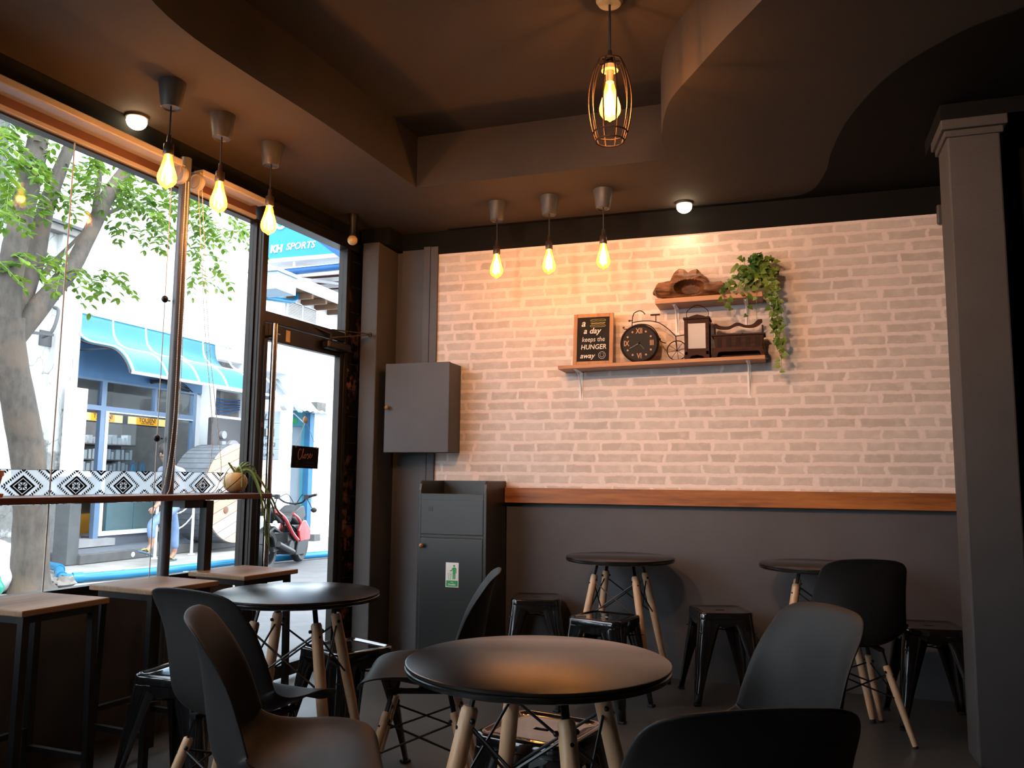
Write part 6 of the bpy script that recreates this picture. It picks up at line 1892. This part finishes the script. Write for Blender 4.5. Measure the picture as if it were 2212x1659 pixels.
# ------------------------------------------------------------------ passer-by
def skin_body(name, chains, mat, parent, sub=2):
    """chains: list of lists of (point, radius); chains may start at an index tuple of an earlier joint"""
    me = bpy.data.meshes.new(name)
    vs = []; es = []; rad = []
    key = {}
    for ch in chains:
        prev = None
        for p, r_ in ch:
            k = tuple(round(c, 4) for c in p)
            if k in key: i = key[k]
            else:
                i = len(vs); vs.append(p); rad.append(r_); key[k] = i
            if prev is not None and prev != i: es.append((prev, i))
            prev = i
    me.from_pydata(vs, es, []); me.update()
    o = bpy.data.objects.new(name, me); COL.objects.link(o)
    me.materials.append(M[mat])
    md = o.modifiers.new('skin', 'SKIN'); md.use_smooth_shade = True
    for i, r_ in enumerate(rad):
        sv = me.skin_vertices[0].data[i]
        sv.radius = r_ if isinstance(r_, tuple) else (r_, r_)
        sv.use_root = (i == 0)
    md = o.modifiers.new('sub', 'SUBSURF'); md.levels = sub; md.render_levels = sub
    o.parent = parent
    return o
t_ = thing('person', 'person walking left past the shop in pale blue shirt, light jeans, flip flops', 'person', (-7.80, 9.15, 0))
def J(y, z, x=0.0): return (x, y - 9.15, z)
pel = J(9.24, 0.83); sp1 = J(9.22, 0.98); ch = J(9.17, 1.15); nk = J(9.10, 1.27); hd = J(9.03, 1.38); hd2 = J(8.99, 1.46)
hl_, hr_ = J(9.23, 0.76, 0.09), J(9.25, 0.76, -0.09)
kl, al = J(8.72, 0.52, 0.10), J(8.74, 0.26, 0.11)          # near leg stepping forward
kr, ar = J(9.37, 0.44, -0.08), J(9.40, 0.10, -0.09)
sl_, el, wl = J(9.13, 1.18, 0.17), J(8.98, 0.94, 0.22), J(8.70, 0.76, 0.20)
sr_, er, wr = J(9.17, 1.20, -0.17), J(9.28, 0.95, -0.22), J(9.14, 0.74, -0.20)
body = skin_body('body', [
    [(pel, (0.13, 0.10)), (sp1, (0.125, 0.09)), (ch, (0.15, 0.095)), (nk, 0.052), (hd, 0.072), (hd2, 0.080)],
    [(pel, 0.13), (hl_, 0.082), (kl, 0.055), (al, 0.036), (J(8.67, 0.19, 0.11), 0.030), (J(8.59, 0.215, 0.11), 0.02)],
    [(pel, 0.13), (hr_, 0.082), (kr, 0.055), (ar, 0.036), (J(9.34, 0.04, -0.09), 0.030), (J(9.26, 0.03, -0.09), 0.02)],
    [(ch, 0.15), (sl_, 0.05), (el, 0.036), (wl, 0.024), (J(8.65, 0.72, 0.19), 0.026)],
    [(ch, 0.15), (sr_, 0.05), (er, 0.036), (wr, 0.024), (J(9.09, 0.70, -0.19), 0.026)]], 'skin', t_)
o = skin_body('jeans', [
    [(pel, (0.150, 0.115)), (hl_, 0.092), (kl, 0.062), (J(8.74, 0.32, 0.11), 0.052)],
    [(pel, (0.150, 0.115)), (hr_, 0.092), (kr, 0.062), (J(9.40, 0.14, -0.09), 0.056)],
    [(pel, (0.150, 0.115)), (J(9.23, 0.92), (0.135, 0.10))]], 'jeans', t_)
o = skin_body('shirt', [
    [(J(9.24, 0.86), (0.155, 0.118)), (sp1, (0.145, 0.11)), (ch, (0.17, 0.115)), (J(9.13, 1.24), 0.06)],
    [(ch, (0.17, 0.115)), (sl_, 0.068), (J(9.125, 1.04, 0.20), 0.056)],
    [(ch, (0.17, 0.115)), (sr_, 0.068), (J(9.22, 1.06, -0.20), 0.056)]], 'shirt', t_)
b = MB(); b.sphere((0, hd2[1] + 0.022, 1.475), 0.092, 16, 12, (0.92, 1.0, 0.95)); b.build('hair', 'hair', t_, smooth=60)
b = MB()
b.sphere((0, hd[1] - 0.092, 1.415), 0.013, 8, 6, (0.8, 1.2, 1.3))
for s in (-1, 1): b.sphere((s * 0.078, hd[1] - 0.005, 1.415), 0.018, 8, 6, (0.4, 0.8, 1.3))
b.build('nose_and_ears', 'skin', t_, smooth=60)
b = MB()
for s in (-1, 1): b.sphere((s * 0.030, hd[1] - 0.080, 1.437), 0.008, 8, 6)
b.tube([(-0.02, hd[1] - 0.078, 1.378), (0.02, hd[1] - 0.078, 1.378)], 0.004, 6)
b.build('eyes_and_mouth', 'hair', t_, smooth=60)
for (hx, hy, hz) in ((0.19, 8.65 - 9.15, 0.72), (-0.19, 9.09 - 9.15, 0.70)):
    b = MB()
    for k in range(4):
        b.tube([(hx - 0.022 + k * 0.014, hy, hz), (hx - 0.026 + k * 0.016, hy - 0.03, hz - 0.035 - 0.004 * (k in (1, 2))), (hx - 0.024 + k * 0.015, hy - 0.028, hz - 0.062 - 0.006 * (k in (1, 2)))], [0.009, 0.008, 0.006], 8)
    b.tube([(hx - 0.02, hy + 0.01, hz + 0.01), (hx - 0.045, hy - 0.02, hz - 0.01), (hx - 0.042, hy - 0.04, hz - 0.03)], [0.010, 0.009, 0.006], 8)
    b.build('fingers', 'skin', t_, smooth=60)
for (fx, fy, fz, tl, nm_) in ((0.11, 8.64 - 9.15, 0.155, 0.30, 'a'), (-0.09, 9.32 - 9.15, 0.0, 0.0, 'b')):
    R_ = Matrix.Rotation(-tl, 3, 'X')
    ol = [(0.045 * cos(a) * (1.0 if sin(a) < 0 else 0.85), 0.135 * sin(a)) for a in [i * 2 * pi / 24 for i in range(24)]]
    b = MB(); b.prism(ol, 0.0, 0.018, 'z'); b.v = [R_ @ v + Vector((fx, fy, fz)) for v in b.v]; so_ = b.build('flip_flop', 'sandalsole', t_)
    b = MB()
    for s in (-1, 1): b.tube([R_ @ Vector(p) + Vector((fx, fy, fz)) for p in ((s * 0.042, 0.03, 0.018), (s * 0.03, -0.03, 0.055), (0.0, -0.085, 0.03))], 0.007, 6)
    b.build('strap', 'sandal', so_, smooth=60)

# ------------------------------------------------------------------ small motorcycle
RB = -atan2(-6.30 + 6.02, 9.95 - 8.75)     # along the lane, front wheel farther away
t_ = thing('motorcycle', 'small red and black motorcycle with gold fork parked on the lane', 'motorcycle', (-6.17, 9.36, 0), RB)
def wheel(y, r_, nm_):
    q = MB(); Rw = Matrix.Rotation(pi / 2, 3, 'Y')
    w_ = 0.055
    prof = [(r_ - 0.075, -w_ * 0.8), (r_ - 0.03, -w_), (r_ - 0.006, -w_ * 0.6), (r_, 0), (r_ - 0.006, w_ * 0.6), (r_ - 0.03, w_), (r_ - 0.075, w_ * 0.8), (r_ - 0.075, -w_ * 0.8)]
    q.lathe(prof, 40, (0, y, r_), Rw); wh = q.build(nm_, 'rubber', t_, smooth=50)
    q = MB(); q.lathe([(0.0, -0.04), (0.05, -0.04), (0.05, 0.04), (0.0, 0.04)], 16, (0, y, r_), Rw)
    for k in range(5):
        a = 2 * pi * k / 5; q.bar((0, y + 0.04 * cos(a), r_ + 0.04 * sin(a)), (0, y + (r_ - 0.07) * cos(a), r_ + (r_ - 0.07) * sin(a)), 0.03, 0.03, up=(1, 0, 0))
    q.lathe([(r_ - 0.085, -0.035), (r_ - 0.07, -0.035), (r_ - 0.07, 0.035), (r_ - 0.085, 0.035), (r_ - 0.085, -0.035)], 32, (0, y, r_), Rw)
    q.build('rim', 'engine', wh, smooth=50)
wheel(0.58, 0.245, 'wheel'); wheel(-0.58, 0.25, 'wheel')
b = MB()
for s in (-1, 1): b.tube([(s * 0.085, 0.58, 0.245), (s * 0.085, 0.36, 0.72)], 0.022, 10)
b.build('fork', 'gold', t_, smooth=50)
b = MB(); b.bar((-0.11, 0.36, 0.74), (0.11, 0.36, 0.74), 0.04); b.tube(catmull([(-0.34, 0.20, 0.90), (-0.20, 0.25, 0.86), (-0.12, 0.31, 0.80), (0, 0.33, 0.78), (0.12, 0.31, 0.80), (0.20, 0.25, 0.86), (0.34, 0.20, 0.90)], 30), 0.012, 8)
for s in (-1, 1):
    b.tube([(s * 0.24, 0.235, 0.88), (s * 0.35, 0.19, 0.905)], 0.018, 10); b.box(s * 0.20 - 0.03, s * 0.20 + 0.03, 0.22, 0.28, 0.84, 0.90); b.tube([(s * 0.20, 0.25, 0.86), (s * 0.27, 0.30, 0.70)], 0.006, 6); b.sphere((s * 0.28, 0.31, 0.70), 0.042, 12, 8, (1, 0.5, 0.8))
b.tube(catmull([(0.18, 0.25, 0.86), (0.1, 0.36, 0.90), (0.0, 0.38, 0.75)], 10), 0.006, 6); b.tube(catmull([(-0.18, 0.25, 0.86), (-0.1, 0.36, 0.90), (0.0, 0.38, 0.75)], 10), 0.006, 6)
b.build('handlebar', 'rubber', t_, smooth=50)
b = MB(); b.prism([(0.50, 0.60), (0.42, 0.76), (0.25, 0.76), (0.05, 0.70), (0.0, 0.60), (0.25, 0.50)], -0.12, 0.12, 'x'); b.build('tank', 'dgrey', t_, bevel=0.04, segs=3)
b = MB(); b.sphere((0, 0.47, 0.62), 0.10, 16, 10, (0.9, 0.7, 0.9)); b.build('headlamp', 'dgrey', t_, smooth=60)
for s in (-1, 1):
    b = MB(); b.prism([(0.42, 0.56), (0.62, 0.42), (0.60, 0.30), (0.22, 0.30), (0.16, 0.44), (0.28, 0.56)], s * 0.13 - 0.018, s * 0.13 + 0.018, 'x'); b.build('side_fairing', 'red', t_, bevel=0.012)
    b = MB(); b.prism([(0.60, 0.30), (0.42, 0.12), (0.12, 0.13), (0.18, 0.30)], s * 0.12 - 0.016, s * 0.12 + 0.016, 'x'); b.build('belly_panel', 'dgrey', t_, bevel=0.01)
    b = MB(); b.tube(catmull([(s * 0.12, -0.62, 0.72), (s * 0.13, -0.35, 0.62), (s * 0.13, -0.05, 0.42), (s * 0.13, 0.15, 0.32)], 16), 0.026, 8); b.tube(catmull([(s * 0.10, 0.02, 0.66), (s * 0.12, 0.20, 0.58), (s * 0.12, 0.36, 0.42)], 10), 0.022, 8); b.build('red_frame_tube', 'red', t_, smooth=60)
b = MB(); b.prism([(0.05, 0.68), (-0.10, 0.64), (-0.35, 0.66), (-0.66, 0.76), (-0.68, 0.70), (-0.40, 0.56), (-0.05, 0.54)], -0.11, 0.11, 'x'); b.build('saddle', 'rubber', t_, bevel=0.03, segs=3)
b = MB(); b.box(-0.10, 0.10, -0.12, 0.20, 0.18, 0.42); b.lathe([(0.0, -0.13), (0.09, -0.13), (0.09, 0.13), (0.0, 0.13)], 20, (0, -0.05, 0.24), Matrix.Rotation(pi / 2, 3, 'Y')); b.tube([(0, 0.10, 0.34), (0, 0.26, 0.46)], 0.06, 14)
for k in range(5): b.lathe([(0.0, 0), (0.085, 0), (0.085, 0.006), (0, 0.006)], 16, (0, 0.12 + 0.028 * k, 0.36 + 0.02 * k), Matrix.Rotation(-0.9, 3, 'X'))
b.build('engine', 'engine', t_, smooth=40)
b = MB(); b.bar((0.08, -0.58, 0.25), (0.08, 0.0, 0.28), 0.03, 0.05); b.bar((-0.08, -0.58, 0.25), (-0.08, 0.0, 0.28), 0.03, 0.05); b.tube([(0.13, 0.0, 0.18), (0.14, -0.55, 0.32)], 0.035, 12); b.build('swing_arm', 'dgrey', t_, smooth=50)
b = MB(); b.prism([(-0.30, 0.46), (-0.50, 0.53), (-0.78, 0.46), (-0.82, 0.34), (-0.80, 0.34), (-0.74, 0.43), (-0.50, 0.50), (-0.30, 0.44)], -0.07, 0.07, 'x'); b.build('rear_mudguard', 'dgrey', t_)
b = MB(); b.box(-0.05, 0.05, -0.73, -0.69, 0.60, 0.66); b.sphere((0.13, -0.66, 0.58), 0.028, 10, 8); b.sphere((-0.13, -0.66, 0.58), 0.028, 10, 8); b.build('tail_lamp', 'boxw', t_, smooth=50)
b = MB(); b.bar((-0.10, 0.05, 0.20), (-0.22, -0.02, 0.0), 0.018); b.build('kick_stand', 'rubber', t_)
